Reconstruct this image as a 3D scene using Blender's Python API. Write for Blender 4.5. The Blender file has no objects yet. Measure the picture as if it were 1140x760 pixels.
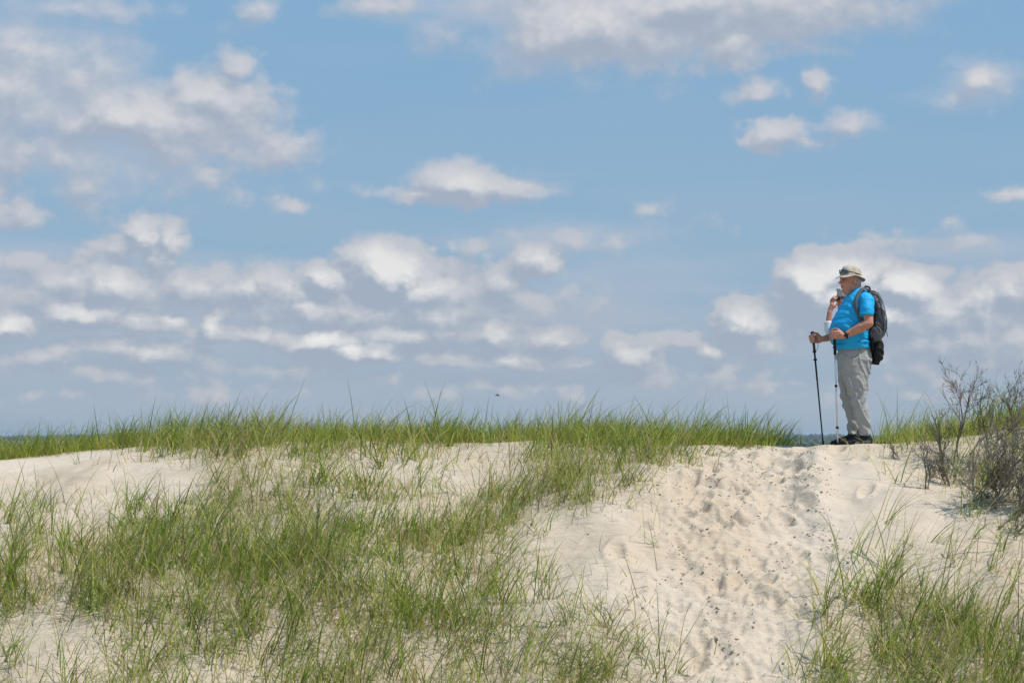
import bpy, bmesh, math, random
import numpy as np
from mathutils import Vector, Matrix, noise as mnoise

R = math.radians
PI = math.pi
sc = bpy.context.scene
col = sc.collection
rng = np.random.default_rng(7)
random.seed(7)

# ------------------------------------------------------------------ camera
PITCH = R(2.634)
F = 2217.0                       # focal length in pixels of a 1140 px wide picture
cam_d = bpy.data.cameras.new('camera')
cam = bpy.data.objects.new('camera', cam_d); col.objects.link(cam)
cam.location = (0, 0, 0); cam.rotation_euler = (R(90) + PITCH, 0, 0)
cam_d.lens = F / 1140 * 36; cam_d.sensor_width = 36
cam_d.clip_start = 0.1; cam_d.clip_end = 30000
sc.camera = cam

def ray(px, py):
    """direction of the photograph's pixel (1140x760)"""
    v = np.array([(px - 570) / F, 1.0, -(py - 380) / F])
    c, s = math.cos(PITCH), math.sin(PITCH)
    return np.array([v[0], c * v[1] - s * v[2], s * v[1] + c * v[2]])

# ------------------------------------------------------------------ sun, world
SUN_ELEV, SUN_AZ = R(62), R(108)         # azimuth clockwise from +Y (camera looks +Y)
sun_dir = Vector((math.sin(SUN_AZ) * math.cos(SUN_ELEV), math.cos(SUN_AZ) * math.cos(SUN_ELEV), math.sin(SUN_ELEV)))
sd = bpy.data.lights.new('sun', 'SUN'); sd.energy = 4.4; sd.angle = R(0.53); sd.color = (1, .955, .88)
so = bpy.data.objects.new('sun', sd); col.objects.link(so)
so.rotation_euler = (-sun_dir).to_track_quat('-Z', 'Y').to_euler(); so.location = (20, 5, 40)

sc.view_settings.view_transform = 'Standard'; sc.view_settings.look = 'None'
sc.view_settings.exposure = 0.0; sc.view_settings.gamma = 1

class NT:
    def __init__(s, tree): s.t = tree; s.n = tree.nodes; s.l = tree.links
    def new(s, typ, **kw):
        n = s.n.new(typ)
        for k, v in kw.items(): setattr(n, k, v)
        return n
    def put(s, sock, v):
        if isinstance(v, bpy.types.NodeSocket): s.l.new(v, sock)
        elif v is not None: sock.default_value = v
    def math(s, op, a, b=None, c=None, clamp=False):
        n = s.new('ShaderNodeMath', operation=op, use_clamp=clamp)
        s.put(n.inputs[0], a)
        if b is not None: s.put(n.inputs[1], b)
        if c is not None: s.put(n.inputs[2], c)
        return n.outputs[0]
    def vec(s, op, a, b=None, c=None):
        n = s.new('ShaderNodeVectorMath', operation=op)
        s.put(n.inputs[0], a)
        if b is not None: s.put(n.inputs[1], b)
        if c is not None: s.put(n.inputs[2], c)
        return n.outputs['Value'] if op in ('LENGTH', 'DOT_PRODUCT') else n.outputs[0]
    def noise(s, vec, scale, detail=4, rough=.5, lac=2.0, out=0, dist=0):
        n = s.new('ShaderNodeTexNoise'); n.noise_dimensions = '3D'
        s.put(n.inputs['Vector'], vec); n.inputs['Scale'].default_value = scale
        n.inputs['Detail'].default_value = detail; n.inputs['Roughness'].default_value = rough
        n.inputs['Lacunarity'].default_value = lac; n.inputs['Distortion'].default_value = dist
        return n.outputs[out]
    def map(s, v, a, b, c=0, d=1, typ='LINEAR'):
        n = s.new('ShaderNodeMapRange', interpolation_type=typ, clamp=True)
        s.put(n.inputs[0], v)
        for i, x in enumerate((a, b, c, d)): s.put(n.inputs[i + 1], x)
        return n.outputs[0]
    def mix(s, f, a, b, blend='MIX'):
        n = s.new('ShaderNodeMix', data_type='RGBA', blend_type=blend)
        s.put(n.inputs[0], f)
        for i, x in ((6, a), (7, b)):
            if isinstance(x, tuple) and len(x) == 3: x = x + (1,)
            s.put(n.inputs[i], x)
        return n.outputs[2]

# cloud blobs read off the sky: px, py, rx, ry(up), density  (turned into azimuth / elevation)
BLOBS = [
 (20,95,120,60,.9),(150,135,115,36,1.0),(20,55,100,26,.8),(235,105,55,30,.95),(262,76,24,18,.8),(90,170,170,45,.62),(70,12,120,14,.6),
 (20,45,90,40,.7),(300,172,44,22,.8),(240,190,60,12,.4),
 (560,12,80,18,.6),(650,30,120,46,1.15),(800,4,190,40,1.1),(820,44,42,22,.8),(960,10,110,24,.7),(430,8,70,13,.6),(288,6,24,11,.5),
 (460,214,46,9,.8),(520,204,55,20,1.15),(580,207,34,10,.7),
 (840,108,28,12,.65),(905,97,15,16,.7),(862,147,34,15,.9),(905,158,40,7,.4),(940,140,34,12,.55),
 (1098,90,36,22,.9),(1070,106,40,14,.5),(1128,214,34,9,.8),
 (34,237,36,16,.55),(325,231,22,8,.45),(722,232,16,9,.3),
 (160,262,16,24,.95),(190,265,17,20,.8),(150,272,34,9,.8),(172,285,26,20,.7),(88,292,9,7,.6),(18,290,34,14,.55),
 (125,315,75,24,1.05),(215,318,70,20,.8),(100,335,150,22,.6),
 (90,350,52,17,1.1),(150,356,46,15,.8),(186,354,16,8,1.1),(8,362,28,18,1.2),
 (276,322,16,14,.85),(238,362,20,16,1.2),(275,372,36,12,.8),(130,384,36,10,.8),(178,388,34,12,.9),
 (428,300,40,30,1.7),(390,298,22,16,.8),(360,310,30,14,1.1),(320,322,38,24,.9),(480,322,70,24,.9),(420,345,165,22,.85),(335,340,40,13,.9),
 (555,310,24,18,.8),(597,290,24,15,1.15),(575,330,60,14,.5),
 (355,378,55,14,1.1),(450,372,70,12,.9),(400,392,60,12,.9),(500,400,50,11,.7),(545,372,45,14,.85),(605,376,36,15,.9),(560,400,90,10,.6),
 (700,390,34,15,.85),(745,378,26,10,.6),(790,390,15,9,.95),(833,358,30,22,1.2),(855,382,30,12,.7),
 (912,318,34,30,1.7),(945,306,40,22,1.6),(1000,318,44,20,1.5),(940,330,60,26,1.4),(970,348,90,28,1.1),(1040,345,60,24,.8),(1110,335,38,32,1.0),(1060,382,130,26,.7),
 (1040,272,80,12,.35),(640,268,90,13,.35),(1090,405,50,10,.55),(240,438,60,9,.4),(330,410,70,10,.5),(40,400,60,10,.5),(640,405,60,8,.4),(1000,420,120,12,.3),(820,420,120,12,.3),(130,415,120,10,.4),(260,432,70,7,.3),(430,418,80,8,.32),(560,432,110,7,.26),(700,425,80,8,.3),(880,430,90,7,.3),(1030,440,110,7,.28),(50,440,90,7,.28),
]
# flat grey bases and thin layers lying behind the heaps
LAYERS = [(430,345,210,30,1.0),(150,330,170,46,.95),(60,375,170,26,.8),(990,352,160,50,.95),(1090,350,100,60,.7),(440,385,300,34,.95),(800,392,240,34,.8),(660,350,160,44,.6),
 (200,405,300,30,.85),(570,420,760,40,.8),(620,268,140,22,.55),(1050,276,140,18,.6),(720,308,150,30,.55),(40,300,110,40,.7),(745,16,190,44,1.1),(560,8,150,22,.6),(120,150,170,60,.6),(30,90,140,80,.5),(1075,104,56,22,.5),(980,415,330,36,.8),(230,320,90,30,.6),(570,450,1000,30,.55)]
def build_world():
    w = bpy.data.worlds.new('World'); sc.world = w; w.use_nodes = True
    t = w.node_tree; t.nodes.clear(); N = NT(t)
    out = N.new('ShaderNodeOutputWorld'); bg = N.new('ShaderNodeBackground')
    sky = N.new('ShaderNodeTexSky', sky_type='NISHITA'); sky.sun_disc = False
    sky.sun_elevation = SUN_ELEV; sky.sun_rotation = SUN_AZ
    sky.air_density = 1.0; sky.dust_density = 0.6; sky.ozone_density = 1.5
    # density group
    g = bpy.data.node_groups.new('cloud_field', 'ShaderNodeTree')
    g.interface.new_socket('P', in_out='INPUT', socket_type='NodeSocketVector')
    g.interface.new_socket('Q', in_out='INPUT', socket_type='NodeSocketVector')
    g.interface.new_socket('D', in_out='OUTPUT', socket_type='NodeSocketFloat')
    G = NT(g); gi = G.new('NodeGroupInput'); go = G.new('NodeGroupOutput')
    P = gi.outputs[0]; Q = gi.outputs[1]
    w1 = G.vec('MULTIPLY_ADD', G.noise(Q, 30, 3, .55, out=1), (.020, .011, 0), (-.010, -.0055, 0))
    w2 = G.vec('MULTIPLY_ADD', G.noise(Q, 120, 3, .6, out=1), (.0085, .006, 0), (-.00425, -.003, 0))
    P = G.vec('ADD', P, G.vec('ADD', w1, w2))
    acc = None
    for (px, py, rx, ry, amp) in BLOBS:
        d = ray(px, py); d = d / np.linalg.norm(d)
        az, el = math.atan2(d[0], d[1]), math.asin(d[2])
        ix, iy = F / rx / 1.75, F / ry / 1.75
        v = G.vec('MULTIPLY_ADD', P, (ix, iy, 0), (-az * ix, -el * iy, 0))
        L = G.vec('LENGTH', v)
        wv = G.math('MULTIPLY_ADD', L, -amp, amp * 1.0)
        acc = wv if acc is None else G.math('MAXIMUM', acc, wv)
    acc = G.math('MAXIMUM', acc, -.75)
    n1 = G.noise(Q, 32, 7, .50, 2.1)
    vo = G.new('ShaderNodeTexVoronoi', voronoi_dimensions='2D', feature='F1'); G.put(vo.inputs['Vector'], G.vec('ADD', Q, w2)); vo.inputs['Scale'].default_value = 52
    vo.inputs['Detail'].default_value = 2.5; vo.inputs['Roughness'].default_value = .42; vo.inputs['Lacunarity'].default_value = 2.1; vo.normalize = True
    sq = G.new('ShaderNodeSeparateXYZ'); G.l.new(Q, sq.inputs[0]); hi = G.map(sq.outputs[1], .15, .26)
    vw = G.math('MULTIPLY_ADD', hi, .45, -.72); vb = G.math('MULTIPLY_ADD', hi, -.14, -.42)
    nn = G.math('MULTIPLY_ADD', n1, 1.2, G.math('MULTIPLY_ADD', vo.outputs['Distance'], vw, vb))
    G.l.new(G.math('ADD', acc, nn), go.inputs[0])
    # coordinates
    tc = N.new('ShaderNodeTexCoord'); sx = N.new('ShaderNodeSeparateXYZ'); N.l.new(tc.outputs['Generated'], sx.inputs[0])
    az = N.math('ARCTAN2', sx.outputs[0], sx.outputs[1]); el = N.math('ARCSINE', sx.outputs[2])
    cx = N.new('ShaderNodeCombineXYZ'); N.put(cx.inputs[0], az); N.put(cx.inputs[1], el); P0 = cx.outputs[0]
    def field(off):
        p = N.vec('ADD', P0, off)
        q = N.vec('MULTIPLY', p, (1.0, 1.3, 1.0))
        gn = N.new('ShaderNodeGroup'); gn.node_tree = g
        N.put(gn.inputs[0], p); N.put(gn.inputs[1], q)
        return gn.outputs[0]
    D0 = field((0, 0, 0)); D1 = field((.0035, .0075, 0))
    # clouds outside the photographed patch of sky, and thin layers low down
    side = N.math('MAXIMUM', N.map(N.math('ABSOLUTE', az), .30, .42), N.map(el, .22, .32))
    big = N.noise(N.vec('MULTIPLY', P0, (1, 2.2, 1)), 4.0, 6, .55)
    D0s = N.math('MULTIPLY', side, N.map(big, .45, .75, 0, 1.3))
    crisp = N.math('MULTIPLY', N.map(N.noise(P0, 9, 2, .5), .4, .6, .5, 1.0), N.map(el, .08, .15, .42, .9))
    opac = N.map(N.math('ADD', D0, D0s), .0, crisp, 0, 1, 'SMOOTHSTEP')
    lit = N.math('SUBTRACT', D0, D1)
    lit = N.map(lit, -.34, .40, 0, 1, 'SMOOTHSTEP')
    thick = N.map(D0, .45, 1.15, 0, 1)
    low = N.map(el, 0.0, .14)                          # distance dulls the low clouds
    shade = N.mix(low, (.355, .425, .525), (.37, .435, .54))
    bright = N.mix(low, (.49, .525, .57), (.54, .57, .635))
    bright = N.mix(thick, bright, N.mix(low, (.90, .895, .875), (.69, .695, .715)))
    ccol = N.mix(lit, shade, bright)
    # thin stretched veil layers
    veil = N.noise(N.vec('MULTIPLY', P0, (1, 7, 1)), 7, 5, .5)
    vm = N.math('MULTIPLY', N.map(veil, .32, .62), N.map(el, .03, .15, .85, .10))
    base = N.vec('SCALE', sky.outputs[0]); 
    base.node.inputs['Scale'].default_value = SKY_STR
    tint = N.mix(N.map(el, 0, .34), (.28, .42, .57), (.20, .435, .69))
    base = N.mix(.8, base, tint)
    base = N.mix(vm, base, N.mix(low, (.31, .395, .495), (.36, .48, .62)))
    lw = N.vec('MULTIPLY_ADD', N.noise(N.vec('MULTIPLY', P0, (1, 2.6, 1)), 22, 5, .6, out=1), (.075, .022, 0), (-.0375, -.011, 0))
    LP = N.vec('ADD', P0, lw); la = None
    for (px, py, rx, ry, amp) in LAYERS:
        d = ray(px, py); d = d / np.linalg.norm(d); a_, e_ = math.atan2(d[0], d[1]), math.asin(d[2])
        ix, iy = F / rx / 1.35, F / ry / 1.35
        L = N.vec('LENGTH', N.vec('MULTIPLY_ADD', LP, (ix, iy, 0), (-a_ * ix, -e_ * iy, 0)))
        wv = N.math('MULTIPLY_ADD', L, -amp, amp)
        la = wv if la is None else N.math('MAXIMUM', la, wv)
    lo = N.math('MULTIPLY', N.map(la, 0, .55, 0, .88, 'SMOOTHSTEP'), N.map(veil, .36, .56, .40, 1))
    base = N.mix(lo, base, N.mix(N.map(la, .3, .8), N.mix(low, (.40, .475, .575), (.47, .54, .65)), N.mix(low, (.345, .42, .525), (.43, .49, .60))))
    fin = N.mix(opac, base, ccol)
    N.l.new(fin, bg.inputs[0]); bg.inputs[1].default_value = 1.0
    N.l.new(bg.outputs[0], out.inputs[0])
    w.cycles.sampling_method = 'MANUAL'; w.cycles.sample_map_resolution = 256
SKY_STR = 0.1
build_world()

# ------------------------------------------------------------------ helpers
def tag(o, label=None, cat=None, group=None, kind=None):
    if label: o['label'] = label
    if cat: o['category'] = cat
    if group: o['group'] = group
    if kind: o['kind'] = kind
    return o
def new_obj(name, me, mat=None, parent=None):
    o = bpy.data.objects.new(name, me); col.objects.link(o)
    if mat: me.materials.append(mat)
    if parent: o.parent = parent
    return o
def empty(name, loc=(0, 0, 0), rz=0):
    o = bpy.data.objects.new(name, None); col.objects.link(o); o.location = loc; o.rotation_euler = (0, 0, rz)
    o.empty_display_size = .1
    return o
def np_mesh(name, v, faces, smooth=True, colors=None):
    """faces: (M,k) int array with k = 3 or 4"""
    me = bpy.data.meshes.new(name); k = faces.shape[1]
    me.vertices.add(len(v)); me.vertices.foreach_set('co', np.ascontiguousarray(v, dtype=np.float32).ravel())
    me.loops.add(faces.size); me.loops.foreach_set('vertex_index', np.ascontiguousarray(faces, dtype=np.int32).ravel())
    me.polygons.add(len(faces)); me.polygons.foreach_set('loop_start', np.arange(0, faces.size, k, dtype=np.int32))
    me.polygons.foreach_set('use_smooth', np.full(len(faces), smooth))
    me.update(calc_edges=True)
    if colors is not None:
        a = me.color_attributes.new('Col', 'FLOAT_COLOR', 'POINT')
        c = np.ones((len(v), 4), dtype=np.float32); c[:, :3] = colors
        a.data.foreach_set('color', c.ravel())
    return me
def mat(name, base=(.5, .5, .5), rough=.8, bump=0, bscale=50, var=0, vscale=8, spec=.3, metal=0):
    m = bpy.data.materials.new(name); m.use_nodes = True; N = NT(m.node_tree)
    b = m.node_tree.nodes['Principled BSDF']
    b.inputs['Base Color'].default_value = (*base, 1); b.inputs['Roughness'].default_value = rough
    b.inputs['Specular IOR Level'].default_value = spec; b.inputs['Metallic'].default_value = metal
    tc = N.new('ShaderNodeTexCoord')
    if var:
        n = N.noise(tc.outputs['Object'], vscale, 4, .6)
        f = N.map(n, .3, .7, 1 - var, 1 + var)
        c = N.vec('SCALE', tuple(base)); N.put(c.node.inputs['Scale'], f); N.l.new(c, b.inputs['Base Color'])
    if bump:
        n = N.noise(tc.outputs['Object'], bscale, 4, .6)
        bn = N.new('ShaderNodeBump'); bn.inputs['Strength'].default_value = bump; bn.inputs['Distance'].default_value = .01
        N.l.new(n, bn.inputs['Height']); N.l.new(bn.outputs[0], b.inputs['Normal'])
    return m

_perm = np.random.default_rng(3).random((512, 512))
_ang = _perm * 2 * PI
_gx, _gy = np.cos(_ang), np.sin(_ang)
def perlin(x, y):
    xi = np.floor(x).astype(int); yi = np.floor(y).astype(int)
    fx = x - xi; fy = y - yi
    u = fx * fx * fx * (fx * (fx * 6 - 15) + 10); v = fy * fy * fy * (fy * (fy * 6 - 15) + 10)
    def g(i, j, dx, dy):
        a = (xi + i) & 511; b = (yi + j) & 511
        return _gx[a, b] * dx + _gy[a, b] * dy
    n00 = g(0, 0, fx, fy); n10 = g(1, 0, fx - 1, fy); n01 = g(0, 1, fx, fy - 1); n11 = g(1, 1, fx - 1, fy - 1)
    return (n00 * (1 - u) + n10 * u) * (1 - v) + (n01 * (1 - u) + n11 * u) * v
def fbm(x, y, o=4, g=.5, l=2.03):
    s = 0; a = 1
    for i in range(o):
        s = s + a * perlin(x + 13.7 * i, y + 7.3 * i); x = x * l; y = y * l; a *= g
    return s
def sstep(a, b, x):
    t = np.clip((x - a) / (b - a), 0, 1); return t * t * (3 - 2 * t)

# ------------------------------------------------------------------ terrain
CPX = [-400, 0, 60, 120, 200, 300, 400, 470, 540, 600, 660, 720, 780, 840, 880, 980, 1010, 1040, 1080, 1140, 1300, 1600]
CPY = [520, 512, 505, 499, 495, 492, 490, 491, 493, 490, 490, 492, 494, 495.5, 496.5, 496.5, 495, 491, 485, 475, 462, 462]
def crest_y(x):
    return 19.1 + 1.1 * sstep(1.5, -3.5, x) + .35 * np.sin(x * 1.1 + 1.0) * sstep(2.4, 1.0, x)
def crest_z(x):
    yc = crest_y(x); px = 570 + x / yc * F
    return -(np.interp(px, CPX, CPY) - 482) / F * yc
def path_c(y):
    return np.interp(y, [12, 14.3, 16, 17.2, 18.2, 19, 20.5, 24], [1.35, 1.5, 1.72, 1.85, 2.1, 2.42, 2.7, 2.7])
def path_w(y):
    return np.interp(y, [12, 14.3, 17, 19, 24], [.8, .76, .62, .5, .5])
frng = np.random.default_rng(21)
PRINTS = []
for k in range(170):
    y = frng.uniform(12.8, 21); o = frng.normal() * .62
    o = max(-1.25, min(1.15, o))
    PRINTS.append((path_c(y) + o * path_w(y), y, frng.uniform(.08, .135), frng.uniform(.045, .07), frng.uniform(.012, .045), frng.uniform(-.6, .6) + PI / 2))
PRINTS += [(3.0, 18.35, .11, .06, .04, 1.2), (3.35, 17.35, .12, .05, .04, .6), (2.75, 18.75, .12, .07, .05, 1.0), (3.12, 17.9, .1, .05, .03, .9), (3.0, 16.9, .11, .05, .035, 1.1)]
KEEP_CREST = True
SX, SY = 3.2824, 19.05            # where the man stands
def ground(x, y):
    x = np.asarray(x, float); y = np.asarray(y, float)
    yc = crest_y(x); zc = crest_z(x)
    y0 = 13.0; zf = -2.05
    t = np.clip((y - y0) / (yc - y0), 0, 1)
    f = 1 - (1 - t) ** 1.5
    z = zf + (zc - zf) * f
    d = np.maximum(y - yc, 0)
    z = z - .055 * d ** 1.6 * np.clip(1 - (d - 6) / 30, .2, 1)
    far = -15.0
    z = np.maximum(z, far) if np.isscalar(z) else np.where(z < far, far, z)
    near = sstep(60, 30, y)
    # undulation on the face, not at the crest
    und = fbm(x * .55 + 3, y * .55, 3) * .16 + fbm(x * 1.7, y * 1.7 + 9, 3) * .05
    z = z + und * np.clip((yc - y) / 1.2, 0, 1) * near
    z = z + (fbm(x * 4.1, y * 4.1, 3) * .010) * near
    z = z + fbm(x * .9 + 40, y * .9, 3) * .05 * sstep(0, 3, d) * near
    # trodden path, lower than the smooth shoulder on its right
    c = path_c(y); w = path_w(y); s = (x - c) / w
    tr = np.exp(-(s ** 4)) * np.clip((yc - y) / 1.0, .25, 1) * sstep(23, 21, y)
    z = z - .09 * tr
    rim = np.exp(-((s - 1.22) / .25) ** 2) * sstep(15.6, 16.5, y) * sstep(19.4, 18.6, y)
    z = z + .075 * rim * (1 + 1.2 * fbm(x * 3, y * 3, 2))
    sh = sstep(1.0, 2.0, s) * sstep(5.6, 3.2, x) * sstep(14.8, 17.2, y) * sstep(19.6, 18.6, y)
    z = z + .10 * sh
    churn = np.exp(-(np.abs(s / 1.15) ** 4)) * sstep(24, 21, y)
    z = z + churn * (fbm(x * 3.2, y * 3.0 + 5, 4, .55) * .055 + fbm(x * 12, y * 12, 3, .6) * .022 + np.abs(fbm(x * 6.5 + 3, y * 5.5, 3, .6)) * .035)
    # ridge line along the path's right side
    for (px, py, la, lb, dep, rot) in PRINTS:
        m = (np.abs(x - px) < .4) & (np.abs(y - py) < .4)
        if not np.any(m): continue
        xx = x[m] - px if x.ndim else x - px; yy = y[m] - py if y.ndim else y - py
        u = xx * math.cos(rot) + yy * math.sin(rot); v = -xx * math.sin(rot) + yy * math.cos(rot)
        q = np.sqrt((u / la) ** 2 + (v / lb) ** 2)
        dz = -dep * np.exp(-(q ** 3)) + dep * .5 * np.exp(-((q - 1.45) / .35) ** 2)
        if x.ndim: z[m] += dz
        else: z = z + dz
    if KEEP_CREST:
        zb = np.maximum(zf + (zc - zf) * f - .055 * d ** 1.6 * np.clip(1 - (d - 6) / 30, .2, 1), -15)
        wq = .8 * np.exp(-((y - yc) / .5) ** 2) * sstep(1.4, 2.0, x) * sstep(5.0, 4.2, x)
        z = z * (1 - wq) + zb * wq
        wm_ = np.clip(1.35 * np.exp(-(((x - SX + .03) / .42) ** 4 + ((y - SY) / .34) ** 4)), 0, 1)
        z = z * (1 - wm_) + (-(496.6 - 482) / F * y) * wm_
    # far lowland with a wide sound
    lake = sstep(2600, 2750, y + 140 * np.sin(x * .004)) * sstep(3950, 3850, y)
    lake2 = sstep(.12, .2, fbm(x * .0016 + 5, y * .0012 + 2, 3)) * sstep(500, 700, y)
    z = z - 2.0 * np.maximum(lake, lake2) * (z < -10)
    return z
def G1(x, y): return float(ground(np.array([x]), np.array([y]))[0])

def hit(px, py):
    """where the line of sight through a pixel first meets the dune"""
    d = ray(px, py); ys = np.arange(12.2, 23, .03)
    xs = d[0] / d[1] * ys; zs = d[2] / d[1] * ys
    g = ground(xs, ys); k = np.nonzero(g >= zs)[0]
    i = k[0] if len(k) else int(np.argmin(np.abs(ys - 19.2)))
    return float(xs[i]), float(ys[i])

def axis(lo, hi, step, outer):
    mid = list(np.arange(lo, hi + 1e-6, step)); a = []; p, s = hi, step
    while p < outer: s *= 1.22; p += s; a.append(p)
    b = []; p, s = lo, step
    while p > -outer: s *= 1.22; p -= s; b.append(p)
    return np.array(b[::-1] + mid + a)
gx = axis(-5.6, 6.0, .018, 9000)
gy = np.concatenate([np.array([-9000, -3000, -800, -200, -50, -15, -5, 0, 3, 6, 8, 9.5, 10.8, 11.7]), np.arange(12.3, 20.6, .018)])
p, s = gy[-1], .03; ext = []
while p < 12000: s *= 1.09; p += s; ext.append(p)
gy = np.concatenate([gy, ext])
XX, YY = np.meshgrid(gx, gy)
ZZ = ground(XX.ravel(), YY.ravel()).reshape(XX.shape)
nx, ny = len(gx), len(gy)
idx = np.arange(nx * ny).reshape(ny, nx)
fc = np.stack([idx[:-1, :-1], idx[:-1, 1:], idx[1:, 1:], idx[1:, :-1]], -1).reshape(-1, 4)
gv = np.stack([XX.ravel(), YY.ravel(), ZZ.ravel()], 1)

PY = [497, 510, 535, 560, 585, 610, 635, 660, 685, 710, 735, 762, 800]
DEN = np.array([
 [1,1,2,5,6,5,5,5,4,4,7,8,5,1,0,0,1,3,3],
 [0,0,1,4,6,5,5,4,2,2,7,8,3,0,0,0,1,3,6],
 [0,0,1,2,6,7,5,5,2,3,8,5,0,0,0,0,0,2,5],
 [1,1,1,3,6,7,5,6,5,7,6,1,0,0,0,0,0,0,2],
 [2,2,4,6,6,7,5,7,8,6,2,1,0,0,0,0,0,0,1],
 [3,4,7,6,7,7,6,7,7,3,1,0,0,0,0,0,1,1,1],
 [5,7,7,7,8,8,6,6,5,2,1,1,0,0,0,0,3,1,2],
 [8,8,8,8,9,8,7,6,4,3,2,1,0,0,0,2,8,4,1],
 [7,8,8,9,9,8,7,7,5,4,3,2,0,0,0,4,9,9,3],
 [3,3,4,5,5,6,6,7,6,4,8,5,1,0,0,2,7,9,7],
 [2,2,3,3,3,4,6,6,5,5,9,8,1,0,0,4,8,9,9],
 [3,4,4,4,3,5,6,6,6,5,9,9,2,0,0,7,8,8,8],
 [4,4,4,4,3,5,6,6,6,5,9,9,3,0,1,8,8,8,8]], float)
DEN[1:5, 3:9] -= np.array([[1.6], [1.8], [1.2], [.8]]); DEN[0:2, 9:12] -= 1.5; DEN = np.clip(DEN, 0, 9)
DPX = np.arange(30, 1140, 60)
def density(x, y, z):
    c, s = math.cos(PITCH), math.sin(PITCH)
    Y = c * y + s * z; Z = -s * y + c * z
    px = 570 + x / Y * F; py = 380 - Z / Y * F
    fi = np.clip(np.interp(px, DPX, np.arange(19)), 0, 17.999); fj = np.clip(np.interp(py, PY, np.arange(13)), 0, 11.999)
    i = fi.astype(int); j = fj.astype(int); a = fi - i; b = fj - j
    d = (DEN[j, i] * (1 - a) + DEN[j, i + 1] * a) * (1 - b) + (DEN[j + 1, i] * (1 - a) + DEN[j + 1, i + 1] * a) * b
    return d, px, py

litter_shade = density(gv[:, 0], np.maximum(gv[:, 1], 5), gv[:, 2])[0] / 9
litter_shade = np.clip(litter_shade * (gv[:, 1] < crest_y(gv[:, 0]) + 3) * (gv[:, 1] > 10) * (gv[:, 2] > -3), 0, 1)
def sand_material():
    m = bpy.data.materials.new('sand'); m.use_nodes = True; N = NT(m.node_tree)
    b = m.node_tree.nodes['Principled BSDF']; b.inputs['Roughness'].default_value = .95; b.inputs['Specular IOR Level'].default_value = .15
    tc = N.new('ShaderNodeTexCoord'); P = tc.outputs['Object']
    big = N.noise(P, .9, 4, .55); mid = N.noise(P, 5, 4, .6); fine = N.noise(P, 95, 3, .7)
    c = N.mix(N.map(big, .35, .65), (.54, .43, .32), (.59, .495, .398))
    c = N.mix(N.math('MULTIPLY', N.map(mid, .55, .75), .5), c, (.56, .42, .285))
    gr = N.map(N.noise(P, 1.7, 5, .6), .5, .72)
    c = N.mix(N.math('MULTIPLY', gr, .4), c, (.46, .395, .33))
    c = N.mix(N.math('MULTIPLY', N.map(fine, .6, .8), .4), c, (.36, .29, .22))
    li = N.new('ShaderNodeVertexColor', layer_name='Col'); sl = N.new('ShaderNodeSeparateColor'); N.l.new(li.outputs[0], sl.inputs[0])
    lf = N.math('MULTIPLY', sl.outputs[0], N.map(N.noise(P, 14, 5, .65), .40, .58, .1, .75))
    c = N.mix(lf, c, (.27, .225, .135))  # brown under the grass: dry litter plus the blades' shade painted into the sand
    # scrub on the far lowland
    sx = N.new('ShaderNodeSeparateXYZ'); N.l.new(P, sx.inputs[0])
    low = N.map(sx.outputs[2], -2.6, -4.5, 0, 1)
    scrub = N.mix(N.map(N.noise(P, .02, 5, .6), .35, .65), (.035, .055, .025), (.10, .12, .05))
    c = N.mix(low, c, scrub)
    N.l.new(c, b.inputs['Base Color'])
    w = N.noise(N.vec('MULTIPLY', P, (1, 2.2, 2.2)), 9, 5, .62)
    h = N.math('ADD', N.math('MULTIPLY', w, .9), N.math('MULTIPLY', N.noise(P, 120, 3, .7), .22))
    bn = N.new('ShaderNodeBump'); bn.inputs['Strength'].default_value = .7; bn.inputs['Distance'].default_value = .035
    N.l.new(h, bn.inputs['Height']); N.l.new(bn.outputs[0], b.inputs['Normal'])
    return m
M_SAND = sand_material()
o = new_obj('ground', np_mesh('ground', gv, fc, colors=np.stack([litter_shade] * 3, 1)), M_SAND); tag(o, 'pale sand dune with a trodden path, lowland beyond', kind='structure')

# water of the sound
mw = mat('water', (.10, .16, .20), .12, 0); mw.node_tree.nodes['Principled BSDF'].inputs['Specular IOR Level'].default_value = .6
wv = np.array([(-9000, 450, -15.9), (9000, 450, -15.9), (9000, 4000, -15.9), (-9000, 4000, -15.9)], float)
o = new_obj('water', np_mesh('water', wv, np.array([[0, 1, 2, 3]])), mw); tag(o, 'pale water of the sound beyond the dune', kind='structure')

# haze
mh = bpy.data.materials.new('haze'); mh.use_nodes = True; mh.node_tree.nodes.clear()
N = NT(mh.node_tree); ho = N.new('ShaderNodeOutputMaterial'); hv = N.new('ShaderNodeVolumePrincipled')
hv.inputs['Color'].default_value = (.72, .84, 1, 1); hv.inputs['Density'].default_value = .00010; hv.inputs['Anisotropy'].default_value = .2
N.l.new(hv.outputs[0], ho.inputs['Volume'])
x0, x1, y0, y1, z0, z1 = -9600, 9600, -9600, 13800, -20, 3.2
bx = np.array([(x, y, z) for x in (x0, x1) for y in (y0, y1) for z in (z0, z1)], float)
bf = np.array([(0, 1, 3, 2), (4, 6, 7, 5), (0, 4, 5, 1), (2, 3, 7, 6), (0, 2, 6, 4), (1, 5, 7, 3)])
USE_HAZE = True
if USE_HAZE:
    o = new_obj('haze', np_mesh('haze', bx, bf, smooth=False), mh); tag(o, kind='stuff')

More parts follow.
